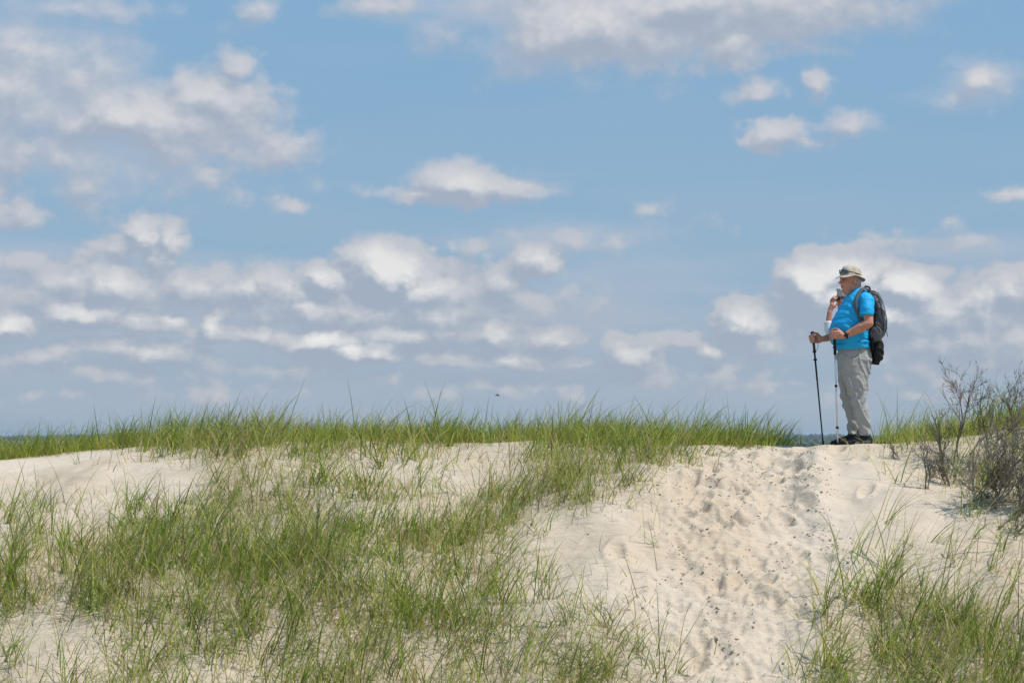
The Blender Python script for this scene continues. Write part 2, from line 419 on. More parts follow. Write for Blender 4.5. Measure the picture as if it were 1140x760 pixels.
# ------------------------------------------------------------------ far woods
def ico(sub):
    bm = bmesh.new(); bmesh.ops.create_icosphere(bm, subdivisions=sub, radius=1)
    v = np.array([x.co[:] for x in bm.verts]); f = np.array([[q.index for q in p.verts] for p in bm.faces]); bm.free()
    return v, f
def woods(name, spots, sub, m, seed):
    r = np.random.default_rng(seed); iv, jf = ico(sub); V = []; Fc = []; C = []; n = 0
    for (x, y, w, h, z) in spots:
        d = 1 + .30 * perlin(iv[:, 0] * 2.1 + r.uniform(0, 99), iv[:, 2] * 2.1 + r.uniform(0, 99)) * 2 + r.normal(0, .09, len(iv))
        vv = iv * d[:, None] * np.array([w / 2, w / 2, h / 2]) + np.array([x, y, z + h * .45])
        V.append(vv); Fc.append(jf + n); n += len(iv)
        g = r.uniform(.6, 1.4); C.append(np.tile(np.array([.045, .072, .024]) * g + r.uniform(0, .015), (len(iv), 1)))
    o = new_obj(name, np_mesh(name, np.concatenate(V), np.concatenate(Fc), smooth=False, colors=np.concatenate(C)), m)
    return o
M_WOOD = bpy.data.materials.new('far_foliage'); M_WOOD.use_nodes = True; N = NT(M_WOOD.node_tree)
ca = N.new('ShaderNodeVertexColor', layer_name='Col'); N.l.new(ca.outputs[0], M_WOOD.node_tree.nodes['Principled BSDF'].inputs['Base Color'])
M_WOOD.node_tree.nodes['Principled BSDF'].inputs['Roughness'].default_value = 1
r = np.random.default_rng(5); spots = []
for k in range(1500):
    x = r.uniform(-1500, 1500); y = r.uniform(4060, 4300)
    spots.append((x, y, r.uniform(9, 17), r.uniform(9, 14.5) + 2 * math.sin(x * .013), -15.3))
tag(woods('far_woodland', spots, 1, M_WOOD, 1), 'dark line of woods on the horizon across the water', kind='stuff')
spots = []
for k in range(2600):
    y = r.uniform(420, 2450) ** 1.0; x = r.uniform(-.34, .34) * y
    if float(ground(np.array([x]), np.array([y]))[0]) < -15.5: continue
    h = r.uniform(3.5, 8.0); 
    if y > 1200: h += r.uniform(0, 3)
    spots.append((x, y, r.uniform(4, 9), h, -15.2))
tag(woods('lowland_trees', spots, 2, M_WOOD, 2), 'scrub and trees on the low land behind the dune', kind='stuff')

# ------------------------------------------------------------------ grass
M_GRASS = bpy.data.materials.new('grass_blade'); M_GRASS.use_nodes = True; N = NT(M_GRASS.node_tree)
b = M_GRASS.node_tree.nodes['Principled BSDF']; b.inputs['Roughness'].default_value = .5; b.inputs['Specular IOR Level'].default_value = .35
ca = N.new('ShaderNodeVertexColor', layer_name='Col'); N.l.new(ca.outputs[0], b.inputs['Base Color'])
tr = N.new('ShaderNodeBsdfTranslucent'); N.l.new(ca.outputs[0], tr.inputs[0]); mx = N.new('ShaderNodeMixShader'); mx.inputs[0].default_value = .5
mo = [n for n in M_GRASS.node_tree.nodes if n.type == 'OUTPUT_MATERIAL'][0]
N.l.new(b.outputs[0], mx.inputs[1]); N.l.new(tr.outputs[0], mx.inputs[2]); N.l.new(mx.outputs[0], mo.inputs[0])

def blades(x, y, z, h, az, th0, kap, wid, colr, S=6):
    """arched, tapered ribbons: roots, length, lean azimuth, start angle, curl, width, colour"""
    n = len(x); t = np.linspace(0, 1, S + 1)
    th = th0[:, None] + kap[:, None] * (t[None, :] ** 1.3)
    ds = h[:, None] / S
    sn = np.sin((th[:, :-1] + th[:, 1:]) / 2) * ds; cs = np.cos((th[:, :-1] + th[:, 1:]) / 2) * ds
    hx = np.concatenate([np.zeros((n, 1)), np.cumsum(sn, 1)], 1); hz = np.concatenate([np.zeros((n, 1)), np.cumsum(cs, 1)], 1)
    cx = x[:, None] + hx * np.cos(az)[:, None]; cy = y[:, None] + hx * np.sin(az)[:, None]; cz = z[:, None] + hz
    wa = rng.uniform(0, PI, n); w = wid[:, None] * (1 - .95 * t[None, :] ** 2.2) * .5
    wx = np.cos(wa)[:, None] * w; wy = np.sin(wa)[:, None] * w
    L = np.stack([cx - wx, cy - wy, cz], -1); Rr = np.stack([cx + wx, cy + wy, cz], -1)
    V = np.stack([L, Rr], 2).reshape(-1, 3)                    # n,(S+1),2,3
    base = (np.arange(n) * (S + 1) * 2)[:, None] + (np.arange(S) * 2)[None, :]
    fcs = np.stack([base, base + 1, base + 3, base + 2], -1).reshape(-1, 4)
    tint = colr[:, None, :] * (1 + 0 * t[None, :, None])
    C = np.repeat(tint[:, :, None, :], 2, 2).reshape(-1, 3)
    return V, fcs, C
PAL = np.array([(.20, .27, .030), (.25, .32, .040), (.32, .36, .050), (.14, .21, .032), (.38, .38, .07), (.09, .15, .026), (.46, .41, .14), (.17, .25, .035)])
DEAD = np.array([(.42, .35, .19), (.30, .225, .13), (.20, .145, .105), (.50, .43, .27)])
def palette(n, dead):
    c = PAL[rng.integers(0, len(PAL), n)].copy(); d = rng.random(n) < dead
    c[d] = DEAD[rng.integers(0, len(DEAD), int(d.sum()))]
    return np.minimum(c * rng.uniform(.75, 1.3, (n, 1)) * np.array([1.06, 1.10, .92]), .75)
def clump_arrays(cx, cy, n, hmean, lean_az, lean, spread, dead, curl, width=.0082, root=.045):
    x = cx + rng.normal(0, root, n); y = cy + rng.normal(0, root, n)
    z = ground(x, y) - .012
    h = np.clip(rng.normal(hmean, hmean * .26, n), .08, min(.75, hmean * 1.5))
    az = rng.uniform(0, 2 * PI, n)
    th0 = np.abs(rng.normal(0, spread, n))
    # add the wind's lean as a vector
    vx = np.sin(th0) * np.cos(az) + math.sin(lean) * math.cos(lean_az); vy = np.sin(th0) * np.sin(az) + math.sin(lean) * math.sin(lean_az)
    az = np.arctan2(vy, vx); th0 = np.arcsin(np.clip(np.hypot(vx, vy), 0, .95))
    kap = np.abs(rng.normal(curl, curl * .6, n))
    return x, y, z, h, az, th0, kap, rng.uniform(.6, 1.35, n) * width, palette(n, dead)

acc = []
def add(a): acc.append(a)
# slope clumps
NC = 7600
cx = rng.uniform(-5.6, 6.0, NC); cy = rng.uniform(12.6, 19.9, NC); cz = ground(cx, cy)
keep = cy < crest_y(cx) + .1
cx, cy, cz = cx[keep], cy[keep], cz[keep]
d, px, py = density(cx, cy, cz)
patch = fbm(cx * 1.1 + 20, cy * 1.1, 3) 
prob = .72 * (d / 9) ** 1.25 * np.clip(1 + 2.0 * patch * np.where(d > 7.5, .5, 1), .15, 1.9)
keep = rng.random(len(cx)) < prob
for x, y, dd, qx, qy in zip(cx[keep], cy[keep], d[keep], px[keep], py[keep]):
    right = qx > 850
    mid = 480 < qx < 850
    hm = rng.choice([.20, .30, .40, .50]) * rng.uniform(.85, 1.15) * (1.05 if qy > 600 else .85)
    if right: hm *= 1.25
    la = rng.normal(0.15, .5) if (right or rng.random() < .7) else rng.uniform(0, 2 * PI)
    lean = abs(rng.normal(.22 if right else .16, .12)) + (.15 if mid else 0)
    dead = .42 if (240 < qx < 330 and qy < 600) else rng.choice([.08, .18, .35])
    add(clump_arrays(x, y, int(rng.integers(4, 17)), hm, la, lean, .38, dead, 1.1, root=rng.uniform(.03, .09)))
# loose single blades, seedlings and lying straw
NB = 100000
bx_ = rng.uniform(-5.6, 6.0, NB); by_ = rng.uniform(12.6, 19.9, NB); bz = ground(bx_, by_)
d, px, py = density(bx_, by_, bz)
patch = fbm(bx_ * 1.4 + 70, by_ * 1.4, 3)
k = (rng.random(NB) < (d / 9) ** 1.2 * np.clip(.8 + 2 * patch, .1, 1.5)) & (by_ < crest_y(bx_))
n = int(k.sum()); short = rng.random(n) < .74
h = np.where(short, rng.uniform(.05, .17, n), rng.uniform(.2, .55, n))
add((bx_[k], by_[k], bz[k] - .008, h, rng.uniform(0, 2 * PI, n), np.abs(rng.normal(.3, .3, n)), np.abs(rng.normal(.7, .5, n)), rng.uniform(.004, .0075, n), palette(n, .35) * np.array([1.15, 1.05, 1])))
NB = 45000
bx_ = rng.uniform(-5.6, 6.0, NB); by_ = rng.uniform(12.6, 19.6, NB); bz = ground(bx_, by_)
d, px, py = density(bx_, by_, bz)
k = (rng.random(NB) < np.clip(d / 7, 0, 1)) & (by_ < crest_y(bx_)); n = int(k.sum())
add((bx_[k], by_[k], bz[k] + .004, rng.uniform(.08, .3, n), rng.uniform(0, 2 * PI, n), rng.uniform(1.2, 1.5, n), rng.uniform(0, .25, n), rng.uniform(.002, .004, n), palette(n, .85)))
def flush(name, label):
    global acc
    cols = [np.concatenate([a[i] for a in acc]) for i in range(9)]
    V, fcs, C = blades(*cols); acc = []
    o = new_obj(name, np_mesh(name, V, fcs, smooth=True, colors=C), M_GRASS); tag(o, label, 'grass', kind='stuff'); print(name, len(cols[0]))
flush('slope_grass', 'green dune grass with dry straw growing over the sandy slope')

# grass along the crest
def crest_den(px):
    return np.interp(px, [-200, 0, 120, 170, 400, 560, 640, 720, 800, 850, 866, 880, 968, 978, 1020, 1080, 1200], [7, 7, 7.5, 8.5, 8.5, 8, 8.5, 9, 8.5, 6, 4, 0, 0, 7, 7, 5, 4])
NC = 4600
cx = rng.uniform(-5.8, 6.2, NC); cy = crest_y(cx) + rng.uniform(-.12, 1.7, NC)
qx = 570 + cx / cy * F
patch = fbm(cx * 1.6 + 10, cy * 1.2, 3)
off = cy - crest_y(cx)
keep = rng.random(NC) < (crest_den(qx) / 9) ** 1.5 * np.clip(.85 + 1.5 * patch, .2, 1.6) * np.where(off < .1, np.where((qx < 640) | (qx > 860), .55, 1.0), 1)
keep &= ~((qx > 950) & (qx < 986) & (off < .45))
for x, y, q in zip(cx[keep], cy[keep], qx[keep]):
    hm = rng.choice([.15, .22, .30, .36, .46], p=[.28, .34, .24, .11, .03]) * (1 + .5 * perlin(np.array([x * 1.3]), np.array([3.3]))[0]) * np.interp(q, [0, 130, 170, 640, 860, 970, 1040], [1.1, 1.1, 1.0, .95, 1.0, 1.0, .8])
    add(clump_arrays(x, y, int(rng.integers(5, 15)), hm, rng.normal(0.1, .6), abs(rng.normal(.2, .15)), .28, rng.choice([.05, .12, .25]), .85, root=rng.uniform(.03, .08)))
# low fringe spilling over the edge
NB = 30000
bx_ = rng.uniform(-5.8, 6.2, NB); by_ = crest_y(bx_) + rng.uniform(-.25, .6, NB); bz = ground(bx_, by_)
q = 570 + bx_ / by_ * F; k = rng.random(NB) < (crest_den(q) / 9) ** 2 * np.clip(.8 + 2 * fbm(bx_ * 2, by_ * 2, 2), .1, 1.4); k &= ~((q > 940) & (q < 990)); n = int(k.sum())
add((bx_[k], by_[k], bz[k] - .008, rng.uniform(.06, .26, n), rng.uniform(0, 2 * PI, n), np.abs(rng.normal(.35, .3, n)), np.abs(rng.normal(.7, .5, n)), rng.uniform(.003, .006, n), palette(n, .2) * np.array([1.25, 1.15, 1])))
flush('crest_grass', 'dense green dune grass standing along the crest against the sky')

# clods of crusted sand and litter along the path
def clods():
    r = np.random.default_rng(31); iv, jf = ico(1); V = []; Fc = []; n = 0
    cl = [(path_c(y) + r.normal() * .62 * path_w(y), y) for y in r.uniform(12.8, 19.3, 130)]
    cl += [(path_c(y) + path_w(y) * r.normal(1.15, .12), y) for y in r.uniform(15.2, 19.0, 45)]
    for k in range(2600):
        if r.random() < .82: c = cl[r.integers(len(cl))]; x = c[0] + r.normal(0, .055); y = c[1] + r.normal(0, .07)
        else: y = r.uniform(12.8, 19.2); x = path_c(y) + r.normal() * .8 * path_w(y)
        s = r.choice([.003, .0045, .0065, .009, .013], p=[.36, .32, .2, .09, .03]) * r.uniform(.8, 1.3)
        a_ = r.uniform(0, PI); vv = iv * (1 + r.normal(0, .3, (len(iv), 1))) * np.array([r.uniform(.8, 1.5), r.uniform(.7, 1), r.uniform(.5, .9)]) * s; vv = vv @ np.array([[math.cos(a_), math.sin(a_), 0], [-math.sin(a_), math.cos(a_), 0], [0, 0, 1]])
        V.append(vv + np.array([x, y, G1(x, y) + s * .3])); Fc.append(jf + n); n += len(iv)
    m = mat('crusted_sand', (.40, .33, .255), .95, .5, 200, .35, 30)
    o = new_obj('sand_clods', np_mesh('sand_clods', np.concatenate(V), np.concatenate(Fc), smooth=False), m)
    tag(o, 'crumbs of darker crusted sand kicked up along the path', kind='stuff')
clods()
#@@PART2@@
# ------------------------------------------------------------------ sculpting helpers
class Clay:
    """overlapping closed pieces, fused into one continuous surface"""
    def __init__(s): s.V = []; s.F = []; s.n = 0
    def _add(s, v, f): s.V.append(np.asarray(v, float)); s.F += [tuple(i + s.n for i in q) for q in f]; s.n += len(v)
    def ball(s, c, r, rot=None):
        r = (r, r, r) if np.isscalar(r) else r
        iv, jf = _ICO; v = iv * np.array(r)
        if rot is not None: v = v @ np.array(rot.to_3x3()).T
        s._add(v + np.array(c), jf.tolist()); return s
    def tube(s, pts, rad, flat=1.0, seg=14, caps=True):
        """tapering limb through pts; flat = width ratio across the bend plane (y)"""
        pts = [Vector(p) for p in pts]; rings = []
        for i, p in enumerate(pts):
            a = pts[max(i - 1, 0)]; b = pts[min(i + 1, len(pts) - 1)]; d = (b - a).normalized()
            u = d.cross(Vector((0, 1, 0)));
            if u.length < .2: u = d.cross(Vector((1, 0, 0)))
            u.normalize(); w = d.cross(u).normalized(); r = rad[i]
            rings.append([p + u * r * math.cos(t) + w * r * flat * math.sin(t) for t in [2 * PI * k / seg for k in range(seg)]])
        v = [q for rg in rings for q in rg]; f = []
        for i in range(len(pts) - 1):
            for k in range(seg): f.append((i * seg + k, i * seg + (k + 1) % seg, (i + 1) * seg + (k + 1) % seg, (i + 1) * seg + k))
        f.append(tuple(range(seg))[::-1]); f.append(tuple((len(pts) - 1) * seg + k for k in range(seg)))
        s._add([list(q) for q in v], f)
        if caps:
            for i in range(len(pts)): s.ball(pts[i], (rad[i] * .99,) * 3 if flat == 1 else (rad[i] * .97, rad[i] * flat * .97, rad[i] * .97))
        return s
    def loft(s, rings, seg=28, yc=0, ex=2.3):
        """horizontal slices: z, front x, back x, half width (, y centre)"""
        v = []; f = []
        for rg in rings:
            z, xf, xb, hy = rg[:4]; y0 = rg[4] if len(rg) > 4 else yc; c = (xf + xb) / 2; a = (xb - xf) / 2
            for k in range(seg):
                t = 2 * PI * k / seg; ct, st = math.cos(t), math.sin(t)
                v.append((c + .1705 * (y0 - yc if len(rg) > 4 else 0) + a * math.copysign(abs(ct) ** (2 / ex), ct), y0 + hy * math.copysign(abs(st) ** (2 / ex), st), z))
        n = len(rings)
        for i in range(n - 1):
            for k in range(seg): f.append((i * seg + k, i * seg + (k + 1) % seg, (i + 1) * seg + (k + 1) % seg, (i + 1) * seg + k))
        f.append(tuple(range(seg))[::-1]); f.append(tuple((n - 1) * seg + k for k in range(seg)))
        s._add(v, f); return s
    def build(s, name, m, parent, voxel=.006, smooth=3, fn=None, origin=(0, 0, 0)):
        me = bpy.data.meshes.new('tmp'); me.from_pydata(np.concatenate(s.V).tolist(), [], s.F); me.update()
        bm = bmesh.new(); bm.from_mesh(me); bmesh.ops.recalc_face_normals(bm, faces=bm.faces); bm.to_mesh(me); bm.free()
        t = bpy.data.objects.new('tmp', me); TMP.collection.objects.link(t)
        md = t.modifiers.new('r', 'REMESH'); md.mode = 'VOXEL'; md.voxel_size = voxel
        if smooth: ms = t.modifiers.new('s', 'SMOOTH'); ms.iterations = smooth; ms.factor = .5
        TMP.view_layers[0].update(); dg = TMP.view_layers[0].depsgraph
        ev = t.evaluated_get(dg); out = bpy.data.meshes.new_from_object(ev)
        bpy.data.objects.remove(t); bpy.data.meshes.remove(me)
        n = len(out.vertices); co = np.empty(n * 3, np.float32); out.vertices.foreach_get('co', co); co = co.reshape(-1, 3).astype(float)
        if fn is not None:
            no = np.empty(n * 3, np.float32); out.vertices.foreach_get('normal', no); no = no.reshape(-1, 3)
            co = fn(co, no)
        co = co - np.array(origin)
        out.vertices.foreach_set('co', co.astype(np.float32).ravel())
        out.polygons.foreach_set('use_smooth', np.ones(len(out.polygons), bool)); out.update(); out.name = name
        return new_obj(name, out, m, parent)
_ICO = ico(2)
TMP = bpy.data.scenes.new('scratch')
def raw_tube(pts, rad, seg=8):
    c = Clay(); c.tube(pts, rad, seg=seg, caps=False); return c
def plain(c, name, m, parent, origin=(0, 0, 0), smooth=True):
    v = np.concatenate(c.V) - np.array(origin); me = bpy.data.meshes.new(name); me.from_pydata(v.tolist(), [], c.F)
    bm = bmesh.new(); bm.from_mesh(me); bmesh.ops.recalc_face_normals(bm, faces=bm.faces); bm.to_mesh(me); bm.free()
    for p in me.polygons: p.use_smooth = smooth
    return new_obj(name, me, m, parent)
def ribbon(name, pts, normals, width, thick, m, parent, origin=(0, 0, 0)):
    c = Clay(); pts = [Vector(p) for p in pts]; v = []; f = []
    for i, p in enumerate(pts):
        d = (pts[min(i + 1, len(pts) - 1)] - pts[max(i - 1, 0)]).normalized(); n = Vector(normals[i]).normalized(); n = (n - d * n.dot(d)).normalized(); w = d.cross(n)
        for a, b in ((-1, 0), (-.85, 1), (.85, 1), (1, 0), (.85, -1), (-.85, -1)): v.append(list(p + w * a * width / 2 + n * b * thick / 2))
    for i in range(len(pts) - 1):
        for k in range(6): f.append((i * 6 + k, i * 6 + (k + 1) % 6, i * 6 + 6 + (k + 1) % 6, i * 6 + 6 + k))
    f += [tuple(range(6)), tuple((len(pts) - 1) * 6 + k for k in range(6))]
    c._add(v, f); return plain(c, name, m, parent, origin)

M_SKIN = mat('skin', (.50, .225, .15), .5, .15, 120, .16, 14, .4)
M_SHIRT = mat('blue_jersey', (.008, .36, .70), .62, .22, 40, .05, 6, .3)
M_TROUSER = mat('grey_twill', (.36, .355, .345), .85, .18, 60, .04, 7, .2)
M_BLACK = mat('black_fabric', (.012, .012, .013), .7, .2, 200, 0, 8, .3)
M_GREY = mat('charcoal_nylon', (.035, .037, .041), .42, .6, 45, .35, 9, .5)
M_MID = mat('grey_webbing', (.085, .09, .10), .6)
M_HAT = mat('stone_cotton', (.50, .435, .355), .9, .3, 250, .08, 20, .1)
M_HAIR = mat('grey_hair', (.34, .33, .32), .6, .8, 220, .3, 60, .3)
M_WHITE = mat('white_cotton', (.78, .78, .80), .85, .1, 200)
M_ALU = mat('pale_aluminium', (.62, .63, .65), .35, 0, metal=.6)
M_LENS = mat('blue_grey_lens', (.06, .09, .13), .08, 0, spec=.9)
M_RUBBER = mat('dark_rubber', (.03, .03, .03), .8)
M_SOLE = mat('grey_sole', (.10, .10, .105), .8)
M_NAVY = mat('navy_trouser', (.04, .05, .08), .85)

BASE = Vector((SX, SY, G1(SX, SY) - .004))
K = 1 / 116.4
def X(px): return (px - 952) * K
def Z(py): return (496.5 - py) * K
def T(px, py, y=0):
    d = ray(px, py); yy = SY + y
    return (d[0] / d[1] * yy - SX, y, Z(py) - .06 * y * (py - 482) / 100)

# ---------------------------------------------------------------- the man
man = empty('person', BASE)
tag(man, 'older man in bright blue t-shirt, grey trousers and bucket hat with two trekking poles', 'person')
PSI = R(17); HC = Vector((X(947.4), -.01, Z(311.6)))
def H(f, s_, u, C=None, psi=None, sc_=1.0):
    C = HC if C is None else C; ps = PSI if psi is None else psi
    return Vector((C.x + (-math.cos(ps) * f + math.sin(ps) * s_) * sc_, C.y + (-math.sin(ps) * f - math.cos(ps) * s_) * sc_, C.z + u * sc_))
def head(c, C, psi, k=1.0, heavy=True):
    rot = Matrix.Rotation(psi, 4, 'Z')
    def e(f, s_, u, r): c.ball(H(f, s_, u, C, psi, k), tuple(q * k for q in r), rot)
    e(-.012, 0, .035, (.100, .078, .098)); e(.028, 0, -.03, (.072, .064, .082)); e(.02, 0, -.075, (.066, .060, .042))
    e(.064, 0, -.103, (.026, .030, .022)); e(.055, .034, -.035, (.032, .028, .030)); e(.055, -.034, -.035, (.032, .028, .030))
    e(.085, 0, .022, (.018, .050, .011)); e(.097, 0, -.004, (.012, .010, .024)); e(.112, 0, -.022, (.017, .012, .012))
    e(.104, .012, -.027, (.011, .009, .009)); e(.104, -.012, -.027, (.011, .009, .009))
    e(.089, 0, -.056, (.012, .023, .006)); e(.087, 0, -.070, (.012, .021, .007))
    for s_ in (1, -1): e(-.012, s_ * .078, -.008, (.016, .010, .030)); e(-.016, s_ * .084, .004, (.014, .007, .018))
    if heavy: e(.025, 0, -.112, (.052, .046, .028)); e(.035, .03, -.085, (.035, .03, .03)); e(.035, -.03, -.085, (.035, .03, .03))
c = Clay(); head(c, HC, PSI)
c.tube([H(-.02, 0, -.06), T(953.5, 322, 0), T(956, 331, 0)], [.066, .066, .08])
c.tube([T(955, 334), T(954, 350), T(950, 372), T(951, 392)], [.09, .12, .14, .12], flat=1.15)
for sy in (-1, 1):                                                    # legs inside the trousers
    c.tube([(-.0, sy * .09, .86), (.02 if sy < 0 else -.035, sy * .1, .47), (.085 if sy < 0 else -.005, sy * .105, .09)], [.07, .038, .023])
    c.tube([(.085 if sy < 0 else -.005, sy * .105, .08), (-.0 if sy < 0 else -.12, sy * .105, .05)], [.026, .022])
# near arm, bent forward to the white pole
PB = (T(928.9, 373, -.2)[0], -.200)
c.tube([T(964, 335, -.16), T(966, 345, -.225), T(967.2, 357.5, -.262)], [.036, .050, .044])
c.tube([T(967.2, 358.5, -.262), T(958, 363.2, -.25), T(949, 368, -.225), T(941.2, 372, -.212)], [.046, .049, .038, .029])
c.tube([T(941, 372, -.212), T(937.5, 372.8, -.218)], [.029, .031])
def fist(c, pole, zc, side, wrist, tilt=0):
    """hand closed round an upright pole; side -1: the back of the hand faces the viewer"""
    px_, py_ = pole; o = side
    c.tube([wrist, (px_ + .052, py_ + o * .026, zc + .003)], [.028, .030], flat=.8)
    for dz in (.026, .009, -.009, -.026): c.ball((px_ + .036, py_ + o * .026, zc + dz), (.044, .0155, .016))
    c.ball((px_ + .05, py_ + o * .024, zc), (.034, .019, .038))
    for i, dz in enumerate((.031, .0105, -.0105, -.031)):
        L = (1.0, 1.08, 1.02, .86)[i]; x = px_ + tilt * dz
        c.tube([(x + .004, py_ + o * .028, zc + dz), (x - .026 * L, py_ + o * .022, zc + dz * 1.02), (x - .040 * L, py_ - o * .004, zc + dz * 1.0),
                (x - .024 * L, py_ - o * .024, zc + dz * .97), (x + .002, py_ - o * .025, zc + dz * .96)], [.0112, .0108, .0098, .009, .0078], seg=10)
    c.tube([(px_ + .055, py_ + o * .016, zc + .03), (px_ + .03, py_ + o * .002, zc + .052), (px_ + .004, py_ - o * .016, zc + .054), (px_ - .016, py_ - o * .021, zc + .050)], [.0145, .0125, .011, .009], seg=10)
fist(c, PB, Z(373.2), -1, T(937.5, 372.8, -.218))
# far arm, reaching further forward to the dark pole
PA = (T(906.2, 376, .05)[0], .05)
c.tube([T(957, 337, .16), T(953, 348, .23), T(948, 362, .24)], [.036, .05, .043])
c.tube([T(948, 362.5, .24), T(934, 370, .19), T(922, 375.5, .12), T(915.5, 377, .082)], [.045, .044, .035, .028])
fist(c, PA, Z(376.3), 1, T(915.5, 377, .082), tilt=-.1)
body = c.build('body', M_SKIN, man, voxel=.0048, smooth=2)
# face details
for s_ in (1, -1):
    e = Clay(); e.ball(H(.082, s_ * .030, .004), (.009, .010, .006)); plain(e, 'eye', mat('eye_dark', (.05, .035, .03), .3), man)
e = Clay(); e.tube([H(.084, -.026, -.058), H(.099, 0, -.064), H(.086, .024, -.060), H(.076, .034, -.052)], [.003, .0055, .0055, .003], seg=8); plain(e, 'mouth', mat('mouth_teeth', (.30, .17, .14), .4), man)
e = Clay(); e.ball(H(-.045, 0, .0), (.066, .080, .075), Matrix.Rotation(PSI, 4, 'Z')); e.ball(H(-.06, 0, -.03), (.045, .066, .05), Matrix.Rotation(PSI, 4, 'Z'))
e.ball(H(-.005, .074, .015), (.012, .008, .026)); e.ball(H(-.005, -.074, .015), (.012, .008, .026))
e.build('hair', M_HAIR, man, .005, 2)
# bucket hat
def hat():
    v = []; f = []; seg = 56
    prof = [(0, .150, 0), (.025, .150, 0), (.05, .146, 0), (.070, .137, 0), (.084, .122, 0), (.093, .10, 0), (.099, .075, 0), (.102, .052, 0),
            (.114, .042, 1), (.128, .030, 1), (.138, .022, 1), (.139, .019, 1)]
    for (r_, u, br) in prof:
        for k in range(seg):
            t = 2 * PI * k / seg; ct, st = math.cos(t), math.sin(t)
            rf = r_ * 1.0; rs = r_ * .84 + (.012 if br else 0)
            uu = u; 
            if br:
                q = (r_ - .102) / .037
                uu += q * (.016 * st * st - .022 * (ct < 0) * ct * ct) + q * .006 * math.sin(5 * t + .6)
                if ct > 0: uu += q * .002 * ct; rf += q * .014 * ct
            else:
                dent = .004 * math.sin(3 * t + u * 60) + .003 * math.sin(7 * t + 2)
                rf += dent * (r_ > .05); rs += dent * (r_ > .05)
                uu -= .010 * (1 - ct) * .5 * (u / .158)
            v.append(list(H(rf * ct - .008, rs * st, uu)))
    n = len(prof)
    for i in range(n - 1):
        for k in range(seg): f.append((i * seg + k, i * seg + (k + 1) % seg, (i + 1) * seg + (k + 1) % seg, (i + 1) * seg + k))
    me = bpy.data.meshes.new('bucket_hat'); me.from_pydata(v, [], f)
    bm = bmesh.new(); bm.from_mesh(me); bmesh.ops.remove_doubles(bm, verts=bm.verts, dist=.0005); bmesh.ops.recalc_face_normals(bm, faces=bm.faces)
    r_ = bmesh.ops.solidify(bm, geom=bm.faces[:], thickness=.0028); bm.to_mesh(me); bm.free()
    for p in me.polygons: p.use_smooth = True
    return new_obj('bucket_hat', me, M_HAT, man)
hb = hat()
# hat band seam
pts = [H(.1035 * math.cos(t) - .008, .0875 * math.sin(t), .055) for t in np.linspace(0, 2 * PI, 40)]
plain(raw_tube(pts, [.0022] * 40, 6), 'hat_band', mat('hat_seam', (.40, .36, .30), .9), man)
# shirt
def wr(co, no, amp, fr, axis_fn):
    w = np.array([mnoise.noise(Vector(p)) for p in (co * fr).tolist()])
    return co + no * (w * amp)[:, None]
def ridg(co, no, amp, fr, sl):
    q = co.copy(); q[:, 0] += sl * q[:, 2]; q = q * np.array(fr)
    w = np.array([1 - abs(mnoise.noise(Vector(v))) * 3.2 for v in q.tolist()])
    return co + no * (amp * np.clip(w, 0, 1) ** 2.2)[:, None] - no * amp * .3
TR = [(Z(391), X(931), X(968.8), .185), (Z(386), X(930), X(969), .192), (Z(376), X(925.2), X(968.5), .202), (Z(368), X(923.7), X(968), .206), (Z(360), X(925.2), X(968), .205), (Z(351), X(929.5), X(969.5), .20),
      (Z(343), X(934.3), X(970), .195), (Z(335), X(938.8), X(971), .185), (Z(328.5), X(943), X(969), .16), (Z(323.5), X(947), X(965.5), .105), (Z(320.5), X(949.5), X(963), .075)]
c = Clay(); c.loft([(Z(394), X(930.3), X(969.4), .192)] + TR)
c.tube([T(962, 331, -.13), T(965, 333, -.172), T(965.2, 343, -.222), T(964.9, 351, -.245)], [.068, .074, .070, .069], caps=False); c.ball(T(964, 332, -.158), .073)
c.tube([T(958, 331, .13), T(957, 333, .172), T(953, 343, .222), T(951, 350, .238)], [.068, .074, .070, .068], caps=False); c.ball(T(957, 332, .158), .073)
def shirt_fn(co, no):
    out = co.copy(); x, y, z = co.T
    fold = np.zeros(len(co))
    # diagonal tension folds from the armpit over the belly, and a tuck line above the hem
    for (k, a, ph, w, cz) in ((85, .0045, 0, .12, 1.26), (60, .004, 1.3, .10, 1.15)):
        u = z + .35 * x + .02 * np.sin(x * 22 + ph)
        fold += a * np.sin(u * k + ph + 2 * np.sin(x * 9)) * np.exp(-((z - cz) / w) ** 2) * np.clip((x + .26) * 4, .15, 1)
    u = z - (Z(380.5) + .10 * (x + .1) + .006 * np.sin(x * 30)); fold += (-.006 * np.exp(-(u / .005) ** 2) + .003 * np.exp(-((u + .018) / .012) ** 2)) * (1 + np.sin(x * 23))
    fold *= 1 - .8 * (y < -.19) * (z > 1.24)
    out += no * (1.5 * fold)[:, None]
    out[:, 2] += (.075 * (out[:, 0] - .10)) * np.clip((1.08 - z) / .12, 0, 1)
    out[:, 2] = np.maximum(out[:, 2], Z(388) + .085 * (out[:, 0] + .02) + .004 * np.sin(out[:, 0] * 25))
    out = wr(out, no, .005, 14, None); return ridg(out, no, .0055, (7, 6, 13), .35)
shirt = c.build('t_shirt', M_SHIRT, man, .0055, 3, shirt_fn)
cl = [(X(956) + .058 * math.cos(t) - .002, .078 * math.sin(t), Z(321.2) + .018 * math.cos(t)) for t in np.linspace(0, 2 * PI, 30)]
plain(raw_tube(cl, [.005] * 30, 6), 'collar', M_SHIRT, man)
